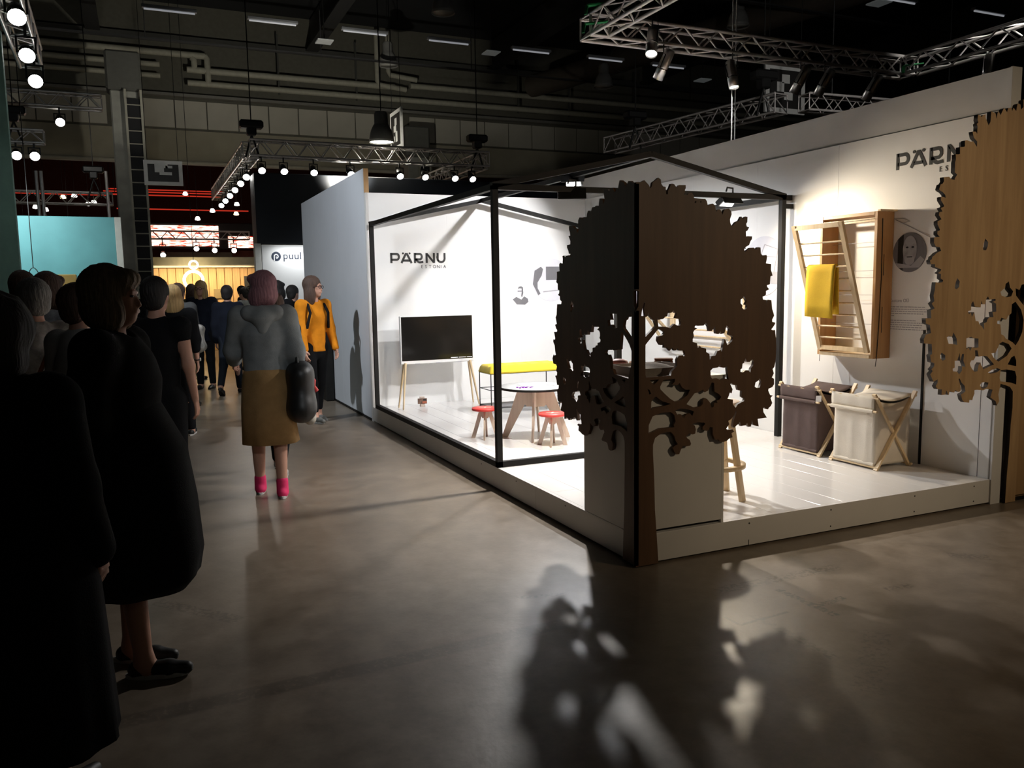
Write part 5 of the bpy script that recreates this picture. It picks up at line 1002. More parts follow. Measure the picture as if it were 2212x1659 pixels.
spot('left_truss_and_fill_light', (-3.34, 6.85, 3.85), (-1.9, 15.0, 4.05), 380, 26, 0.5, 0.08, (1, 0.96, 0.9))  # added light at a truss lamp's place, brightens the sign by the column
spot('green_wall_fill', (-3.9, 3.2, 3.7), (-4.2, 5.0, 1.6), 34, 80, 0.9, 0.08, (0.95, 1.0, 0.98))  # added light to brighten the green wall, fixture out of view
stage_lamp((-3.9, 3.2, 3.78), (-4.2, 5.0, 1.6), 'added stage lamp outside the picture that lights the green wall', True, 0.9, 'stage lamps over the green wall', 0.4)
spot('sign_fill_light', (5.38, 1.2, 4.05), (7.2, 7.0, 4.7), 230, 60, 0.8, 0.08, (1, 0.97, 0.92))  # added light without a fixture, brightens the sign above the right wall
# ------------------------------------------------------------------ people: blended tapered volumes polygonised into one continuous surface
def smin(a, b, k):
    h = np.clip(0.5+0.5*(b-a)/k, 0, 1); return b*(1-h)+a*h-k*h*(1-h)
def field(prims, res, k, subs=(), wob=None, zmin=None):
    lo = np.array([1e9]*3); hi = -lo
    for p in prims:
        if p[0] == 'c':
            for q, r in ((p[1], p[3]), (p[2], p[4])): lo = np.minimum(lo, np.array(q)-r); hi = np.maximum(hi, np.array(q)+r)
        else: r = max(p[2]); lo = np.minimum(lo, np.array(p[1])-r); hi = np.maximum(hi, np.array(p[1])+r)
    lo = lo-3*res-0.01; hi = hi+3*res+0.01; n = np.ceil((hi-lo)/res).astype(int)+1
    ax = [lo[i]+res*np.arange(n[i]) for i in range(3)]
    F = np.full(n, 0.2, np.float32)
    def ev(p, sl):
        X, Y, Z_ = np.meshgrid(ax[0][sl[0]], ax[1][sl[1]], ax[2][sl[2]], indexing='ij')
        if p[0] == 'c':
            a = np.array(p[1]); b = np.array(p[2]); d = b-a; L2 = max(d@d, 1e-9); fl = p[5] if len(p) > 5 else 1.0
            t = np.clip(((X-a[0])*d[0]+(Y-a[1])*d[1]+(Z_-a[2])*d[2])/L2, 0, 1)
            r = p[3]+(p[4]-p[3])*t
            return np.sqrt((X-a[0]-t*d[0])**2+((Y-a[1]-t*d[1])/fl)**2+(Z_-a[2]-t*d[2])**2)-r
        c = p[1]; R3 = p[2]; yw = p[3] if len(p) > 3 else 0.0
        x = X-c[0]; y = Y-c[1]; z = Z_-c[2]
        if yw: x, y = x*math.cos(yw)+y*math.sin(yw), -x*math.sin(yw)+y*math.cos(yw)
        k0 = np.sqrt((x/R3[0])**2+(y/R3[1])**2+(z/R3[2])**2); k1 = np.sqrt((x/R3[0]**2)**2+(y/R3[1]**2)**2+(z/R3[2]**2)**2)+1e-9
        return k0*(k0-1)/k1
    def slices(p, m):
        if p[0] == 'c': l = np.minimum(np.array(p[1])-p[3], np.array(p[2])-p[4]); l = np.minimum(l, np.minimum(np.array(p[1]), np.array(p[2]))-max(p[3], p[4])); h = np.maximum(np.array(p[1]), np.array(p[2]))+max(p[3], p[4])
        else: l = np.array(p[1])-max(p[2]); h = np.array(p[1])+max(p[2])
        return [slice(max(0, int((l[i]-m-lo[i])/res)), min(n[i], int((h[i]+m-lo[i])/res)+2)) for i in range(3)]
    for p in prims:
        kk = p[6] if len(p) > 6 else k
        sl = slices(p, kk+2*res)
        F[tuple(sl)] = smin(F[tuple(sl)], ev(p, sl), kk)
    for p in subs:
        sl = slices(p, 2*res); F[tuple(sl)] = np.maximum(F[tuple(sl)], -ev(p, sl))
    if wob:
        X, Y, Z_ = np.meshgrid(*ax, indexing='ij')
        if wob[0] == 'ang': F += wob[1]*np.sin(wob[2]*np.arctan2(Y-wob[3][1], X-wob[3][0])+2.5*np.sin((Z_-wob[3][2])*14)+1.2*np.sin((Z_-wob[3][2])*37))
        else: F += wob[0]*np.sin(X*wob[1]+3*np.sin(Z_*7))*np.sin(Y*wob[1]*0.9+1.3)*(0.6+0.4*np.sin(Z_*wob[2]))
    if zmin is not None: F = np.maximum(F, (zmin-ax[2])[None, None, :].astype(np.float32))
    return F, lo, res
def nets(F, lo, res):
    n = F.shape; ins = F < 0
    c = [ins[i:n[0]-1+i, j:n[1]-1+j, k:n[2]-1+k] for i in (0, 1) for j in (0, 1) for k in (0, 1)]
    s = sum(x.astype(np.int8) for x in c); act = (s > 0) & (s < 8)
    idx = np.full(act.shape, -1, np.int64); cells = np.argwhere(act); idx[act] = np.arange(len(cells))
    acc = np.zeros((len(cells), 3)); cnt = np.zeros(len(cells)); g = cells.T
    off = [(i, j, k) for i in (0, 1) for j in (0, 1) for k in (0, 1)]
    val = {o: F[g[0]+o[0], g[1]+o[1], g[2]+o[2]] for o in off}
    for o in off:
        for ax in range(3):
            if o[ax] == 0:
                p = list(o); p[ax] = 1; a = val[o]; b = val[tuple(p)]; m_ = (a < 0) != (b < 0)
                t = np.where(m_, a/(a-b+1e-12), 0)
                for d in range(3): acc[:, d] += np.where(m_, o[d]+(t if d == ax else 0), 0)
                cnt += m_
    V = (cells+acc/np.maximum(cnt, 1)[:, None])*res+lo
    faces = []
    for ax in range(3):
        a = [slice(1, -1)]*3; a[ax] = slice(0, -1); b = list(a); b[ax] = slice(1, None)
        A = ins[tuple(a)]; B = ins[tuple(b)]; q = np.argwhere(A != B); fl = A[A != B]
        base = q.copy()
        for d in range(3):
            if d != ax: base[:, d] += 1
        u, v = [(1, 2), (2, 0), (0, 1)][ax]
        def at(du, dv):
            c_ = base.copy(); c_[:, u] -= du; c_[:, v] -= dv; return idx[c_[:, 0], c_[:, 1], c_[:, 2]]
        Q = np.stack([at(1, 1), at(0, 1), at(0, 0), at(1, 0)], 1)
        Q[~fl] = Q[~fl][:, ::-1]; faces.append(Q)
    return V, np.concatenate(faces)
def blob(name, prims, res, mt, parent=None, k=0.03, subs=(), wob=None, zmin=None):
    V, Q = nets(*field(prims, res, k, subs, wob, zmin))
    me = bpy.data.meshes.new(name); me.vertices.add(len(V)); me.vertices.foreach_set('co', V.astype(np.float32).ravel())
    me.loops.add(len(Q)*4); me.loops.foreach_set('vertex_index', Q.astype(np.int32).ravel())
    me.polygons.add(len(Q)); me.polygons.foreach_set('loop_start', np.arange(0, len(Q)*4, 4, dtype=np.int32)); me.polygons.foreach_set('loop_total', np.full(len(Q), 4, np.int32))
    me.update(calc_edges=True); me.validate(); me.polygons.foreach_set('use_smooth', np.ones(len(me.polygons), bool)); me.materials.append(mt)
    o = bpy.data.objects.new(name, me); COL.objects.link(o)
    if parent: o.parent = parent
    return o
def skirt(name, rings, mt, parent, pleat=0.0, npl=9, n=56, th=0.006):
    vs = []; fs = []
    for kz, (z, cx, cy, rx, ry) in enumerate(rings):
        f = kz/(len(rings)-1)
        for i in range(n):
            t = 2*PI*i/n; w = 1+pleat*f*math.sin(npl*t+0.7*math.sin(3*t)); vs.append((cx+rx*w*math.cos(t), cy+ry*w*math.sin(t), z))
    for kz in range(len(rings)-1):
        for i in range(n): j = (i+1) % n; fs.append((kz*n+i, kz*n+j, kz*n+n+j, kz*n+n+i))
    o = link(name, MB().add(vs, [f[::-1] for f in fs], True).mesh(name), mt, None); o.parent = parent
    md = o.modifiers.new('cloth', 'SOLIDIFY'); md.thickness = th; return o
SKIN = {k: mat('skin_'+k, c, 0.55, var=0.06, scale=12) for k, c in dict(fair=(0.50, 0.27, 0.19), warm=(0.45, 0.23, 0.15)).items()}
def V3(*a): return np.array(a, float)
def person(label, foot, H, ang, res=0.014, skin='fair', legs=((0.04, 0.03), (-0.04, 0.06)), arms=((0.05, 0.12, 0.15), (-0.05, 0.12, 0.15)), lean=0.0, head=0.0, build=1.0,
           top=None, bottom=None, shoes=None, hair=None, glasses=None, group='visitors in the aisle', k=None):
    """local frame: x to the person's right, y forward, z up; arms/legs are (right, left)"""
    s = H/1.70; sk = SKIN[skin]; B = build
    # legs by forward kinematics, then dropped so the lower foot is on the ground
    J = {}
    for side, (a, bnd) in zip((1, -1), legs):
        hip = V3(side*0.085, 0, 0.90); kn = hip+0.42*V3(0, math.sin(a), -math.cos(a)); b = a-bnd; an = kn+0.40*V3(0.005*side, math.sin(b), -math.cos(b))
        J[side] = [hip, kn, an, b]
    low = min(J[1][2][2], J[-1][2][2]); dz = 0.075-low
    for sd in (1, -1): J[sd] = [q+V3(0, 0, dz) for q in J[sd][:3]]+[J[sd][3]]
    pel = V3(0, 0, 0.94+dz); up = V3(0, math.sin(lean), math.cos(lean))
    wa = pel+0.14*up; ch = pel+0.34*up; nk = pel+0.55*up; hd = pel+0.685*up+V3(0, 0.02, 0)
    def rot(v, a): return V3(v[0]*math.cos(a)-v[1]*math.sin(a), v[0]*math.sin(a)+v[1]*math.cos(a), v[2])
    def hp(x, y, z): return hd+rot(V3(x, y, z), head)
    A = {}
    for side, (af, ab, el) in zip((1, -1), arms):
        sh = pel+0.475*up+V3(side*0.165*(0.6+0.4*B), 0, 0); d = V3(side*math.sin(ab), math.sin(af)*math.cos(ab), -math.cos(af)*math.cos(ab)); e = sh+0.28*d
        a2 = af+el; d2 = V3(side*math.sin(ab)*0.4, math.sin(a2), -math.cos(a2)); d2 /= np.linalg.norm(d2); w_ = e+0.25*d2
        A[side] = [sh, e, w_, d2]
    S = lambda v: tuple((np.array(v)*s).tolist())
    def cap(p, q, r0, r1, fl=1.0, *kk): return ('c', S(p), S(q), r0*s, r1*s, fl)+kk
    def ell(c, r, yw=0.0): return ('e', S(c), tuple(x*s for x in r), yw)
    bd = [ell(hp(0, -0.008, 0.030), (0.074, 0.094, 0.092), head), ell(hp(0, 0.030, -0.040), (0.056, 0.066, 0.072), head), ell(hp(0, 0.058, -0.086), (0.026, 0.028, 0.022), head),
          ('c', S(hp(0, 0.090, 0.008)), S(hp(0, 0.104, -0.030)), 0.008*s, 0.012*s, 1.0, 0.012*s), ('c', S(hp(-0.02, 0.094, -0.056)), S(hp(0.02, 0.094, -0.056)), 0.009*s, 0.009*s, 1.0, 0.008*s),
          ('c', S(hp(-0.03, 0.086, 0.022)), S(hp(0.03, 0.086, 0.022)), 0.010*s, 0.010*s, 1.0, 0.012*s),
          ell(hp(0.074, -0.005, -0.008), (0.012, 0.022, 0.032), head), ell(hp(-0.074, -0.005, -0.008), (0.012, 0.022, 0.032), head),
          cap(nk-0.03*up, hp(0, -0.010, -0.05), 0.056, 0.052), cap(pel, wa, 0.125*B, 0.112*B, 0.8), cap(wa, ch, 0.112*B, 0.125*B, 0.8), cap(ch, nk-0.06*up, 0.125*B, 0.075, 0.8)]
    hands = []
    for sd in (1, -1):
        sh, e, w_, d2 = A[sd]; hip, kn, an, b = J[sd]
        bd += [cap(sh, e, 0.050, 0.040), cap(e, w_, 0.040, 0.026), cap(nk-0.09*up, sh, 0.055, 0.055), cap(hip, kn, 0.078*B, 0.052), cap(kn+V3(0, -.008, -.06), an, 0.054, 0.036), cap(an, an+V3(0, 0.02, -0.04), 0.036, 0.034)]
        ft = V3(0, math.cos(b*0.6), math.sin(b*0.6) if b > 0 else math.sin(b)*0.9); bd.append(cap(an+V3(0, -0.03, -0.045), an+0.16*ft+V3(0, 0, -0.05), 0.028, 0.022, 1.0))
        # hand: flattened palm and five bent fingers
        yv = V3(0, 1, 0)-d2*d2[1]; yv /= np.linalg.norm(yv)+1e-9; xv = np.cross(d2, yv); inn = -sd*xv if xv[0] > 0 else sd*xv
        pc = w_+0.05*d2
        for q in (-0.024, -0.008, 0.008, 0.024): bd.append(cap(w_+0.012*d2+yv*q*0.6, w_+0.088*d2+yv*q, 0.012, 0.011, 1.0, 0.010*s))
        for q, ln in ((-0.030, 0.058), (-0.010, 0.070), (0.010, 0.074), (0.029, 0.064)):
            k1 = w_+0.09*d2+yv*q; k2 = k1+ln*0.52*(d2*0.94+inn*0.34); k3 = k2+ln*0.48*(d2*0.72+inn*0.70)
            bd += [cap(k1, k2, 0.0095, 0.0088, 1.0, 0.004*s), cap(k2, k3, 0.0088, 0.0078, 1.0, 0.004*s)]
        t1 = w_+0.035*d2+yv*0.022; t2 = t1+0.035*(yv*0.75+d2*0.62+inn*0.25); t3 = t2+0.030*(d2*0.86+yv*0.2+inn*0.4); bd += [cap(t1, t2, 0.012, 0.0105, 1.0, 0.006*s), cap(t2, t3, 0.0105, 0.009, 1.0, 0.004*s)]
    eye = [ell(hp(0.031, 0.078, 0.006), (0.015, 0.016, 0.009), head), ell(hp(-0.031, 0.078, 0.006), (0.015, 0.016, 0.009), head)]
    o = blob('person', bd, res, sk, None, (k or 0.030)*s)
    o.location = (foot[0], foot[1], 0.0); o.rotation_euler = (0, 0, ang); tag(o, label, 'person', group)
    if res < 0.013: blob('eyes', [ell(hp(x, 0.087, 0.006), (0.013, 0.009, 0.006), head) for x in (0.031, -0.031)], 0.004, mat('eye_dark', (0.03, 0.02, 0.02), 0.2), o, 0.002)
    # clothes
    if top:
        m_, slv, g, tl = top.get('mat'), top.get('sleeve', 1.0), top.get('g', 0.016), top.get('len', 0.02)
        P = [cap(pel+(-tl-0.10)*up, wa, (0.128+g)*B, (0.114+g)*B, 0.82), cap(wa, ch, (0.114+g)*B, (0.127+g)*B, 0.82), cap(ch, nk-0.075*up, (0.127+g)*B, 0.080+g, 0.82)]
        for sd in (1, -1):
            sh, e, w_, d2 = A[sd]; P += [cap(nk-0.09*up, sh, 0.060+g*0.6, 0.058+g*0.6)]
            if slv > 0: P.append(cap(sh, sh+(e-sh)*min(1, slv*2), 0.054+g, 0.046+g))
            if slv > 0.5: P.append(cap(e, e+(w_-e)*(slv-0.5)*2, 0.044+g, 0.034+g*0.8))
        if top.get('collar'): P.append(cap(nk-0.05*up, nk-0.01*up, 0.072, 0.064))
        subs = [ell(nk+V3(0, 0.05, 0.02), (0.062, 0.07, 0.06))] if top.get('neck', True) else []
        blob(top.get('name', 'sweater'), P, max(res, 0.011), m_, o, 0.035*s, subs, top.get('wob'), float((pel-(tl+0.06)*up)[2]*s))
        if top.get('hood'):
            blob('hood', [cap(nk+V3(-0.10, -0.075, -0.05), nk+V3(0.10, -0.075, -0.05), 0.055, 0.055), cap(nk+V3(0, -0.10, -0.10), nk+V3(0, -0.115, -0.17), 0.085, 0.045), cap(nk+V3(-0.10, -0.06, -0.04), nk+V3(-0.07, 0.05, -0.05), 0.04, 0.03), cap(nk+V3(0.10, -0.06, -0.04), nk+V3(0.07, 0.05, -0.05), 0.04, 0.03)], max(res, 0.011), m_, o, 0.05*s, [ell(nk+V3(0, -0.01, 0.03), (0.075, 0.075, 0.06))])
    if bottom:
        ty = bottom['type']; m_ = bottom['mat']
        if ty == 'trousers':
            P = [cap(pel+V3(0, 0, 0.03), pel-V3(0, 0, 0.05), 0.130*B, 0.130*B, 0.82)]; w = bottom.get('w', 1.0)
            for sd in (1, -1):
                hip, kn, an, b = J[sd]; e_ = kn+(an-kn)*bottom.get('len', 0.93)
                P += [cap(hip, kn, 0.092*B*w, 0.066*w), cap(kn, e_, 0.066*w, 0.052*w)]
            blob('trousers', P, max(res, 0.011), m_, o, 0.03*s)
        elif ty in ('skirt', 'dress'):
            R = [tuple(x*s for x in r) for r in bottom['rings']]
            skirt(ty, R, m_, o, bottom.get('pleat', 0.03), bottom.get('npl', 9))
    if shoes:
        m_, sole, hi = shoes
        for sd in (1, -1):
            hip, kn, an, b = J[sd]; ft = V3(0, math.cos(b*0.6), math.sin(b*0.6) if b > 0 else math.sin(b)*0.9); dn = V3(0, 0, -0.040)
            sh_ = blob('shoe', [cap(an+V3(0, -0.035, -0.040), an+0.10*ft+V3(0, 0, -0.045), 0.036, 0.036), cap(an+0.10*ft+V3(0, 0, -0.046), an+0.175*ft+V3(0, 0, -0.048), 0.037, 0.027)]+([cap(an+V3(0, 0, -0.03), an+(kn-an)*0.13, 0.046, 0.045)] if hi else []), min(res, 0.011), m_, o, 0.02*s)
            nn = V3(0, -ft[2], ft[1]); c0 = an+V3(0, -0.045, -0.040)-0.030*nn; c1 = c0+0.235*ft
            so = MB(); pl = []
            for i in range(20):
                t = 2*PI*i/20; pl.append((0.041*math.cos(t)*(1.0 if math.sin(t) > 0 else 0.86), 0.095+0.133*math.sin(t)))
            M_ = frame(S(c0-0.008*nn), (1, 0, 0), tuple(ft), tuple(nn)) @ Matrix.Scale(s, 4)
            so.prism(pl, M_, 0.020); q = link('sole', so.mesh('sole'), sole, None); q.parent = sh_
    if hair:
        sty, m_ = hair
        P = [ell(hp(0, -0.024, 0.040), (0.092, 0.112, 0.106), head), ell(hp(0, -0.055, -0.030), (0.078, 0.062, 0.070), head)]; cut = [ell(hp(0, 0.125, -0.045), (0.070, 0.085, 0.105), head)]
        if sty == 'bob':
            P += [ell(hp(0, -0.030, -0.045), (0.104, 0.098, 0.095), head), ell(hp(0.066, 0.000, -0.065), (0.040, 0.066, 0.080), head), ell(hp(-0.066, 0.000, -0.065), (0.040, 0.066, 0.080), head), ell(hp(0, 0.060, 0.078), (0.076, 0.054, 0.042), head)]; cut = [ell(hp(0, 0.120, -0.055), (0.052, 0.085, 0.098), head)]
        if sty == 'long':
            P += [ell(hp(0.062, -0.012, -0.09), (0.048, 0.066, 0.135), head), ell(hp(-0.062, -0.012, -0.09), (0.048, 0.066, 0.135), head), ell(hp(0, -0.05, -0.12), (0.098, 0.062, 0.150), head)]; cut = [ell(hp(0, 0.125, -0.06), (0.056, 0.09, 0.125), head)]
        if sty == 'bun': P += [ell(hp(0, -0.10, 0.09), (0.045, 0.045, 0.045), head)]
        if sty == 'curly': P += [ell(hp(0, -0.03, 0.03), (0.125, 0.13, 0.125), head), ell(hp(0, -0.04, -0.07), (0.115, 0.10, 0.09), head)]
        blob('hair', P, max(min(res, 0.009), 0.006), m_, o, 0.02*s, cut, (0.005, 85, 70) if sty == 'curly' else ('ang', 0.0028, 26, S(hp(0, -0.02, 0))))
    if glasses:
        mb = MB(); q = lambda x, y, z: Vector(S(hp(x, y, z)))
        for sx in (-1, 1):
            mb.path([q(sx*0.032+0.025*math.cos(a), 0.102, 0.004+0.019*math.sin(a)) for a in [i*2*PI/14 for i in range(15)]], 0.003*s, 5)
            mb.path([q(sx*0.057, 0.10, 0.008), q(sx*0.078, 0.05, 0.008), q(sx*0.080, -0.005, 0.004)], 0.0028*s, 5)
        mb.path([q(-0.008, 0.104, 0.008), q(0.008, 0.104, 0.008)], 0.003*s, 5)
        g_ = link('glasses', mb.mesh('glasses'), glasses, None); g_.parent = o
    o['_j'] = 0; del o['_j']
    return o, dict(A=A, J=J, pel=pel, nk=nk, hd=hd, s=s)
def cloth(n, c, **kw): return mat(n, c, 0.95, var=kw.pop('var', 0.12), scale=14, bump=0.2, bscale=180, spec=0.15, **kw)
C_black = cloth('black_cloth', (0.008, 0.008, 0.009)); C_navy = cloth('navy_cloth', (0.010, 0.012, 0.020)); C_grey = cloth('grey_jersey', (0.24, 0.26, 0.27)); C_tan = cloth('tan_corduroy', (0.33, 0.20, 0.085)); C_orange = cloth('orange_knit', (0.60, 0.21, 0.012))
C_white = cloth('white_pattern', (0.42, 0.41, 0.40), ); C_dgrey = cloth('dark_grey_cloth', (0.055, 0.055, 0.055)); C_olive = cloth('olive_cloth', (0.10, 0.10, 0.06)); C_denim = cloth('dark_denim', (0.014, 0.017, 0.024))
H_blond = mat('ash_blond_hair', (0.20, 0.145, 0.09), 0.72, var=0.3, scale=60, stretch=(1, 1, 0.05), bump=0.5, bscale=120); H_dark = mat('dark_hair', (0.012, 0.009, 0.008), 0.72, var=0.4, scale=60, stretch=(1, 1, 0.05), bump=0.5, bscale=120); H_brown = mat('brown_hair', (0.060, 0.030, 0.018), 0.72, var=0.3, scale=60, stretch=(1, 1, 0.05), bump=0.5, bscale=120)
H_pink = mat('pink_hair', (0.30, 0.145, 0.17), 0.72, var=0.25, scale=60, stretch=(1, 1, 0.05), bump=0.5, bscale=120); H_grey = mat('grey_hair', (0.26, 0.25, 0.24), 0.72, var=0.3, scale=60, stretch=(1, 1, 0.05), bump=0.5, bscale=120); H_gold = mat('golden_hair', (0.40, 0.26, 0.11), 0.72, var=0.3, scale=60, stretch=(1, 1, 0.05), bump=0.5, bscale=120)
S_black = mat('black_shoe', (0.010, 0.010, 0.010), 0.5); S_pink = mat('pink_canvas', (0.72, 0.025, 0.13), 0.8); S_sole = mat('white_rubber', (0.45, 0.44, 0.42), 0.6); S_white = mat('white_shoe', (0.50, 0.49, 0.47), 0.6); S_grey = mat('grey_shoe', (0.12, 0.12, 0.11), 0.6); G_dark = mat('spectacle_frame', (0.03, 0.008, 0.008), 0.3)
def facing(dx, dy): return math.atan2(-dx, dy)
# direction helpers in the picture: to the right, to the left, away, towards the camera
RIGHT = (math.cos(YAW), -math.sin(YAW)); AWAY = (math.sin(YAW), math.cos(YAW))
def fac(r, a): return facing(RIGHT[0]*r+AWAY[0]*a, RIGHT[1]*r+AWAY[1]*a)
def wpt(o, v):
    a = o.rotation_euler[2]; return Vector((o.location.x+v[0]*math.cos(a)-v[1]*math.sin(a), o.location.y+v[0]*math.sin(a)+v[1]*math.cos(a), v[2]))

# foreground: dark figure at the left edge, seen from behind
person('dark-haired person in a black coat seen from behind at the left edge', (-2.81, -1.02), 1.505, fac(0.15, 1), 0.013, build=1.22, arms=((0.05, 0.12, 0.3), (0.05, 0.12, 0.3)),
       top=dict(mat=C_black, sleeve=1.0, g=0.045, name='coat', len=0.05), bottom=dict(type='skirt', mat=C_black, rings=[(1.05, 0, 0, 0.22, 0.19), (0.8, 0, 0, 0.27, 0.23), (0.4, 0, 0, 0.29, 0.25), (0.25, 0, 0, 0.30, 0.25)]), shoes=(S_black, S_black, False), hair=('curly', H_dark), group='visitors in the foreground')
# foreground: woman in a black dress, profile to the right
person('woman with ash blond bob in a loose black dress looking to the right', (-2.53, -0.13), 1.615, fac(1, 0.10), 0.0085, build=1.30, legs=((0.10, 0.05), (-0.05, 0.02)), arms=((-0.12, 0.10, 0.25), (0.0, 0.10, 0.30)), skin='warm', lean=-0.02, head=0.05,
       top=dict(mat=C_black, sleeve=0.97, g=0.036, name='jacket', len=0.12), bottom=dict(type='dress', mat=C_black, rings=[(1.24, 0, 0, 0.15, 0.13), (1.14, 0, 0, 0.19, 0.18), (0.98, 0, 0.01, 0.235, 0.25), (0.75, 0, 0.01, 0.27, 0.28), (0.52, 0, 0.01, 0.27, 0.295), (0.42, 0, 0.01, 0.25, 0.275), (0.37, 0, 0.01, 0.20, 0.23)], pleat=0.04, npl=7), shoes=(S_black, S_sole, False), hair=('bob', H_blond), group='visitors in the foreground')
b = MB(); fw = Vector((RIGHT[0], RIGHT[1], 0)); sd_ = Vector((AWAY[0], AWAY[1], 0))
# pink-haired woman in grey hoodie, tan skirt and pink shoes
po, pj = person('pink-haired woman in grey hoodie, tan skirt and pink canvas shoes walking away', (-1.60, 2.66), 1.66, fac(-0.25, 1), 0.0085, legs=((-0.10, 0.05), (0.16, 0.10)), arms=((-0.12, 0.20, 0.65), (0.30, 0.22, 0.85)), head=0.75, build=1.08,
       top=dict(mat=C_grey, sleeve=0.92, g=0.032, hood=True, name='hoodie', len=0.07, wob=(0.004, 40, 12)), bottom=dict(type='skirt', mat=C_tan, rings=[(1.02, 0, 0, 0.155, 0.13), (0.92, 0, 0, 0.18, 0.15), (0.7, 0, 0, 0.195, 0.16), (0.42, 0.015, 0.01, 0.215, 0.18)], pleat=0.03, npl=6), shoes=(S_pink, S_sole, True), hair=('bob', H_pink), glasses=G_dark)
def shoulder_bag(o, label, side, z, w, h, d, mt, strap, y=0.0, off=0.27, top=1.36, cat='bag', sx=0.17):
    """soft bag on a strap over one shoulder of person o (local coordinates of that person)"""
    t = thing('shoulder_bag', label, cat, (o.location.x, o.location.y, 0), o.rotation_euler[2])
    x = side*off
    blob('bag', [('c', (x, y-w/2+d, z+h*0.35), (x, y+w/2-d, z+h*0.35), d*0.9, d*0.9), ('c', (x, y-w/2+d, z-h*0.35), (x, y+w/2-d, z-h*0.35), d*1.1, d*1.1), ('c', (x, y-w*0.2, z+h*0.35), (x, y-w*0.25, z-h*0.35), d, d*1.15), ('c', (x, y+w*0.2, z+h*0.35), (x, y+w*0.25, z-h*0.35), d, d*1.15), ('c', (x, y, z+h*0.35), (x, y, z-h*0.38), d, d*1.2)], 0.012, mt, t, 0.09)
    part('strap', MB().path([(x*0.98, y-w*0.3, z+h*0.42), (x*0.9, y-w*0.16, z+h*0.42+(top-z-h*0.42)*0.5), (side*sx, y-0.02, top+0.035), (side*sx, y+0.05, top+0.02), (x*0.9, y+w*0.2, z+h*0.42+(top-z-h*0.42)*0.4), (x*0.98, y+w*0.3, z+h*0.42)], 0.011, 8), strap, t)
    return t
sb = shoulder_bag(po, 'large black leather bag on the pink-haired woman\'s shoulder', 1, 0.80, 0.34, 0.36, 0.075, mat('black_leather', (0.012, 0.012, 0.012), 0.45), MATS['black_leather'], -0.02, 0.25, 1.33)
part('red_charm', MB().path([(0.33, -0.02, 0.90), (0.35, -0.02, 0.87), (0.345, -0.03, 0.83), (0.37, -0.02, 0.79)], 0.018, 8), mat('coral_charm', (0.60, 0.05, 0.05), 0.5), sb)
blob('cotton_tote', [('c', (0.30, -0.02, 0.86), (0.31, -0.02, 0.58), 0.035, 0.05), ('c', (0.30, 0.10, 0.86), (0.30, 0.09, 0.58), 0.03, 0.045)], 0.014, mat('cotton_white', (0.45, 0.42, 0.36), 0.9), sb, 0.06)
# visitor hidden behind her: tan coat, black trousers, white trainers
person('visitor in black with white trainers hidden behind the pink-haired woman', (-1.40, 3.46), 1.52, fac(-0.05, 1), 0.016, legs=((-0.38, 0.30), (0.30, 0.10)), top=dict(mat=C_black, sleeve=1.0, g=0.014, name='jacket'), bottom=dict(type='trousers', mat=C_black), shoes=(S_white, S_sole, False), hair=('short', H_brown))
# woman in orange sweater with glasses
oo, oj = person('woman with brown hair and glasses in an orange sweater and black trousers', (-0.58, 6.12), 1.68, fac(0.75, -0.75), 0.0095, legs=((0.12, 0.05), (-0.12, 0.08)), arms=((0.10, 0.10, 0.2), (0.05, 0.16, 0.25)), head=0.55,
       top=dict(mat=C_orange, sleeve=1.0, g=0.014, name='sweater', len=0.02), bottom=dict(type='trousers', mat=C_black, w=0.92, len=0.80), shoes=(S_grey, S_sole, False), hair=('long', H_brown), glasses=G_dark)
t = thing('backpack', 'black backpack worn by the woman in the orange sweater', 'backpack', (oo.location.x, oo.location.y, 0), oo.rotation_euler[2])
blob('pack', [('c', (0, -0.20, 1.30), (0, -0.21, 1.0), 0.10, 0.12)], 0.016, C_black, t, 0.05)
for s_ in (-1, 1): part('shoulder_strap', MB().path([(s_*0.10, -0.13, 1.36), (s_*0.105, -0.04, 1.435), (s_*0.11, 0.06, 1.40), (s_*0.12, 0.125, 1.30), (s_*0.145, 0.08, 1.12)], 0.017, 8), C_black, t)
# people further up the aisle
wo, wj = person('tall visitor dressed in black walking away up the aisle', (-1.24, 9.55), 1.63, fac(-0.1, 1), 0.014, legs=((0.25, 0.08), (-0.30, 0.35)), top=dict(mat=C_navy, sleeve=1.0, g=0.03, name='jacket', len=0.06), bottom=dict(type='trousers', mat=C_denim), shoes=(S_black, S_black, False), hair=('short', H_dark))
person('blond woman with glasses and white collar in a black coat facing the camera', (-1.55, 10.5), 1.70, fac(0.0, -1), 0.014, top=dict(mat=C_navy, sleeve=1.0, g=0.03, name='coat', len=0.1), bottom=dict(type='trousers', mat=C_black), shoes=(S_black, S_black, False), hair=('long', H_gold), glasses=G_dark)
bo, bj = person('blond woman in a black top with a wristwatch walking away', (-2.12, 5.8), 1.60, fac(-0.15, 1), 0.0095, legs=((0.15, 0.05), (-0.2, 0.2)), arms=((-0.05, 0.14, 0.2), (0.1, 0.12, 0.3)), top=dict(mat=C_black, sleeve=0.72, g=0.028, name='blouse', len=0.08), bottom=dict(type='trousers', mat=C_black, w=1.05), shoes=(S_black, S_sole, False), hair=('long', H_gold))
sh, e, w_, d2 = bj['A'][1]; s1 = bj['s']; wv = Vector((w_-0.01*d2)*s1)
t = thing('wristwatch', 'wristwatch with pale dial on the blond woman\'s right wrist', 'watch', (bo.location.x, bo.location.y, 0), bo.rotation_euler[2])
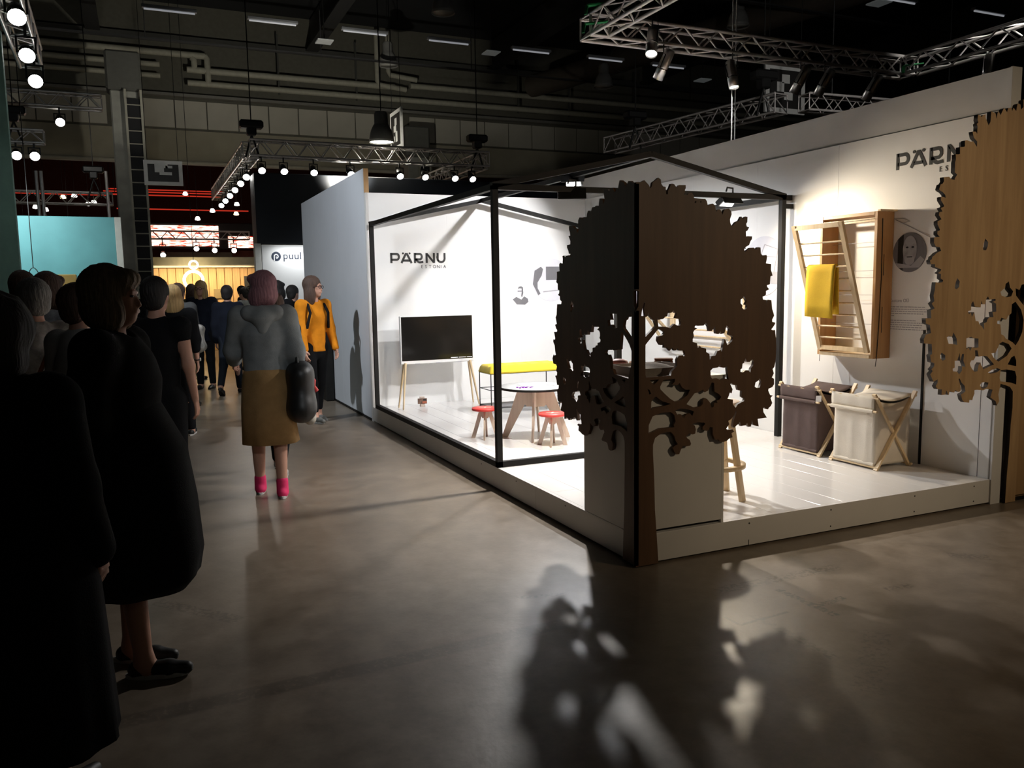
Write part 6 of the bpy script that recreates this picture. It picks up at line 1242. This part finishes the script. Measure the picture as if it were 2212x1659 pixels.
part('strap', MB().torus(wv, 0.031*s1, 0.006, Vector((0, 0, 1)).rotation_difference(Vector(d2)).to_matrix(), 20, 6), S_black, t); part('dial', MB().lathe([(0, 0.006), (0.019, 0.005), (0.020, 0)], wv+Vector((0.033*s1, 0, 0)), 14, Matrix.Rotation(PI/2, 3, 'Y')), mat('dial', (0.6, 0.58, 0.5), 0.3), t)
person('dark-haired woman in a black sleeveless top seen from behind', (-2.34, 2.2), 1.61, fac(0.05, 1), 0.011, top=dict(mat=C_black, sleeve=0.12, g=0.012, name='tank_top', len=0.05), bottom=dict(type='trousers', mat=C_black), shoes=(S_black, S_black, False), hair=('short', H_dark), build=1.05)
go, gj = person('visitor in a grey sweater with a printed tote bag walking away', (-1.98, 8.2), 1.64, fac(0.1, 1), 0.014, legs=((0.15, 0.1), (-0.15, 0.1)), top=dict(mat=C_dgrey, sleeve=1.0, g=0.03, name='sweater', len=0.08), bottom=dict(type='trousers', mat=C_olive), shoes=(S_black, S_black, False), hair=('short', H_brown))
shoulder_bag(go, 'pale tote bag with dark print on the grey sweater visitor', 1, 0.95, 0.34, 0.34, 0.04, mat('tote_print', (0.35, 0.33, 0.30), 0.9, var=0.9, scale=9), C_black, 0, 0.24, 1.33)
person('grey-haired person with glasses in a white patterned top at the left', (-3.0, 1.80), 1.60, fac(-0.8, 0.4), 0.011, top=dict(mat=cloth('bird_pattern', (0.36, 0.34, 0.33), var=0.55), sleeve=0.45, g=0.022, name='blouse'), bottom=dict(type='trousers', mat=C_dgrey), shoes=(S_grey, S_sole, False), hair=('short', H_grey), glasses=G_dark)
person('woman with brown bob seen from behind near the teal wall', (-3.02, 2.85), 1.66, fac(0.1, 1), 0.013, top=dict(mat=cloth('striped_grey', (0.30, 0.30, 0.31), var=0.4), sleeve=1.0, g=0.02, name='blouse'), bottom=dict(type='trousers', mat=C_black), shoes=(S_black, S_black, False), hair=('bob', H_brown))
lo_, lj = person('visitor in a pale grey knit cardigan behind the woman in black', (-2.74, 1.25), 1.56, fac(0.4, 1), 0.011, arms=((0.0, 0.16, 0.2), (0.0, 0.16, 0.2)), top=dict(mat=C_white, sleeve=0.95, g=0.024, name='cardigan', len=0.06), bottom=dict(type='trousers', mat=C_dgrey), shoes=(S_grey, S_sole, False), hair=('short', H_brown))
shoulder_bag(lo_, 'bag on an orange strap carried by the visitor in the pale cardigan', -1, 0.95, 0.28, 0.30, 0.05, C_dgrey, mat('orange_strap', (0.60, 0.18, 0.08), 0.7), 0, 0.26, 1.28)
person('person with dark brown hair at the far left in front of the green wall edge', (-3.22, 3.3), 1.68, fac(-0.2, 1), 0.016, top=dict(mat=C_dgrey, sleeve=1.0, name='jacket'), bottom=dict(type='trousers', mat=C_black), shoes=(S_black, S_black, False), hair=('short', H_brown))
far = [(-0.62, 8.6, 1.66, 0.2, 1, C_black, 'bob', H_dark, 'dark-clothed visitor between the pink-haired and the orange-clad woman'), (-0.30, 9.3, 1.60, 0.6, 1, C_navy, 'short', H_dark, 'visitor in navy just behind the orange-clad woman'),
       (-1.62, 12.0, 1.66, 0.1, 1, C_olive, 'long', H_brown, 'visitor in olive in front of the pine stand'), (-2.15, 13.0, 1.64, 0, 1, C_dgrey, 'short', H_grey, 'grey-haired visitor far up the aisle at the left'), (-2.35, 14.6, 1.66, 0.2, 1, C_black, 'bob', H_dark, 'dark visitor far up the aisle beside the column'),
       (-0.55, 13.6, 1.60, -1, 0.2, C_grey, 'short', H_dark, 'visitor in grey beside the tall man in black'), (-0.20, 17.4, 1.66, 1, 0.1, C_black, 'short', H_dark, 'distant dark visitor in front of the pine stand, left'), (0.10, 17.8, 1.68, -1, 0.1, C_black, 'bun', H_dark, 'distant dark visitor in front of the pine stand, right'),
       (-1.95, 16.2, 1.62, 0.3, 1, C_denim, 'long', H_brown, 'distant visitor under the glowing ring lamp'), (-2.75, 7.3, 1.60, 0.1, 1, C_dgrey, 'short', H_grey, 'white-haired visitor partly hidden behind the dark-haired woman')]
for x, y, h, r, a, c, hs, hm, lb in far:
    person(lb, (x, y), h, fac(r, a), 0.019, top=dict(mat=c, sleeve=1.0, g=0.022, name='jacket', len=0.04), bottom=dict(type='trousers', mat=C_black), shoes=(S_black, S_black, False), hair=(hs, hm), group='visitors far up the aisle')
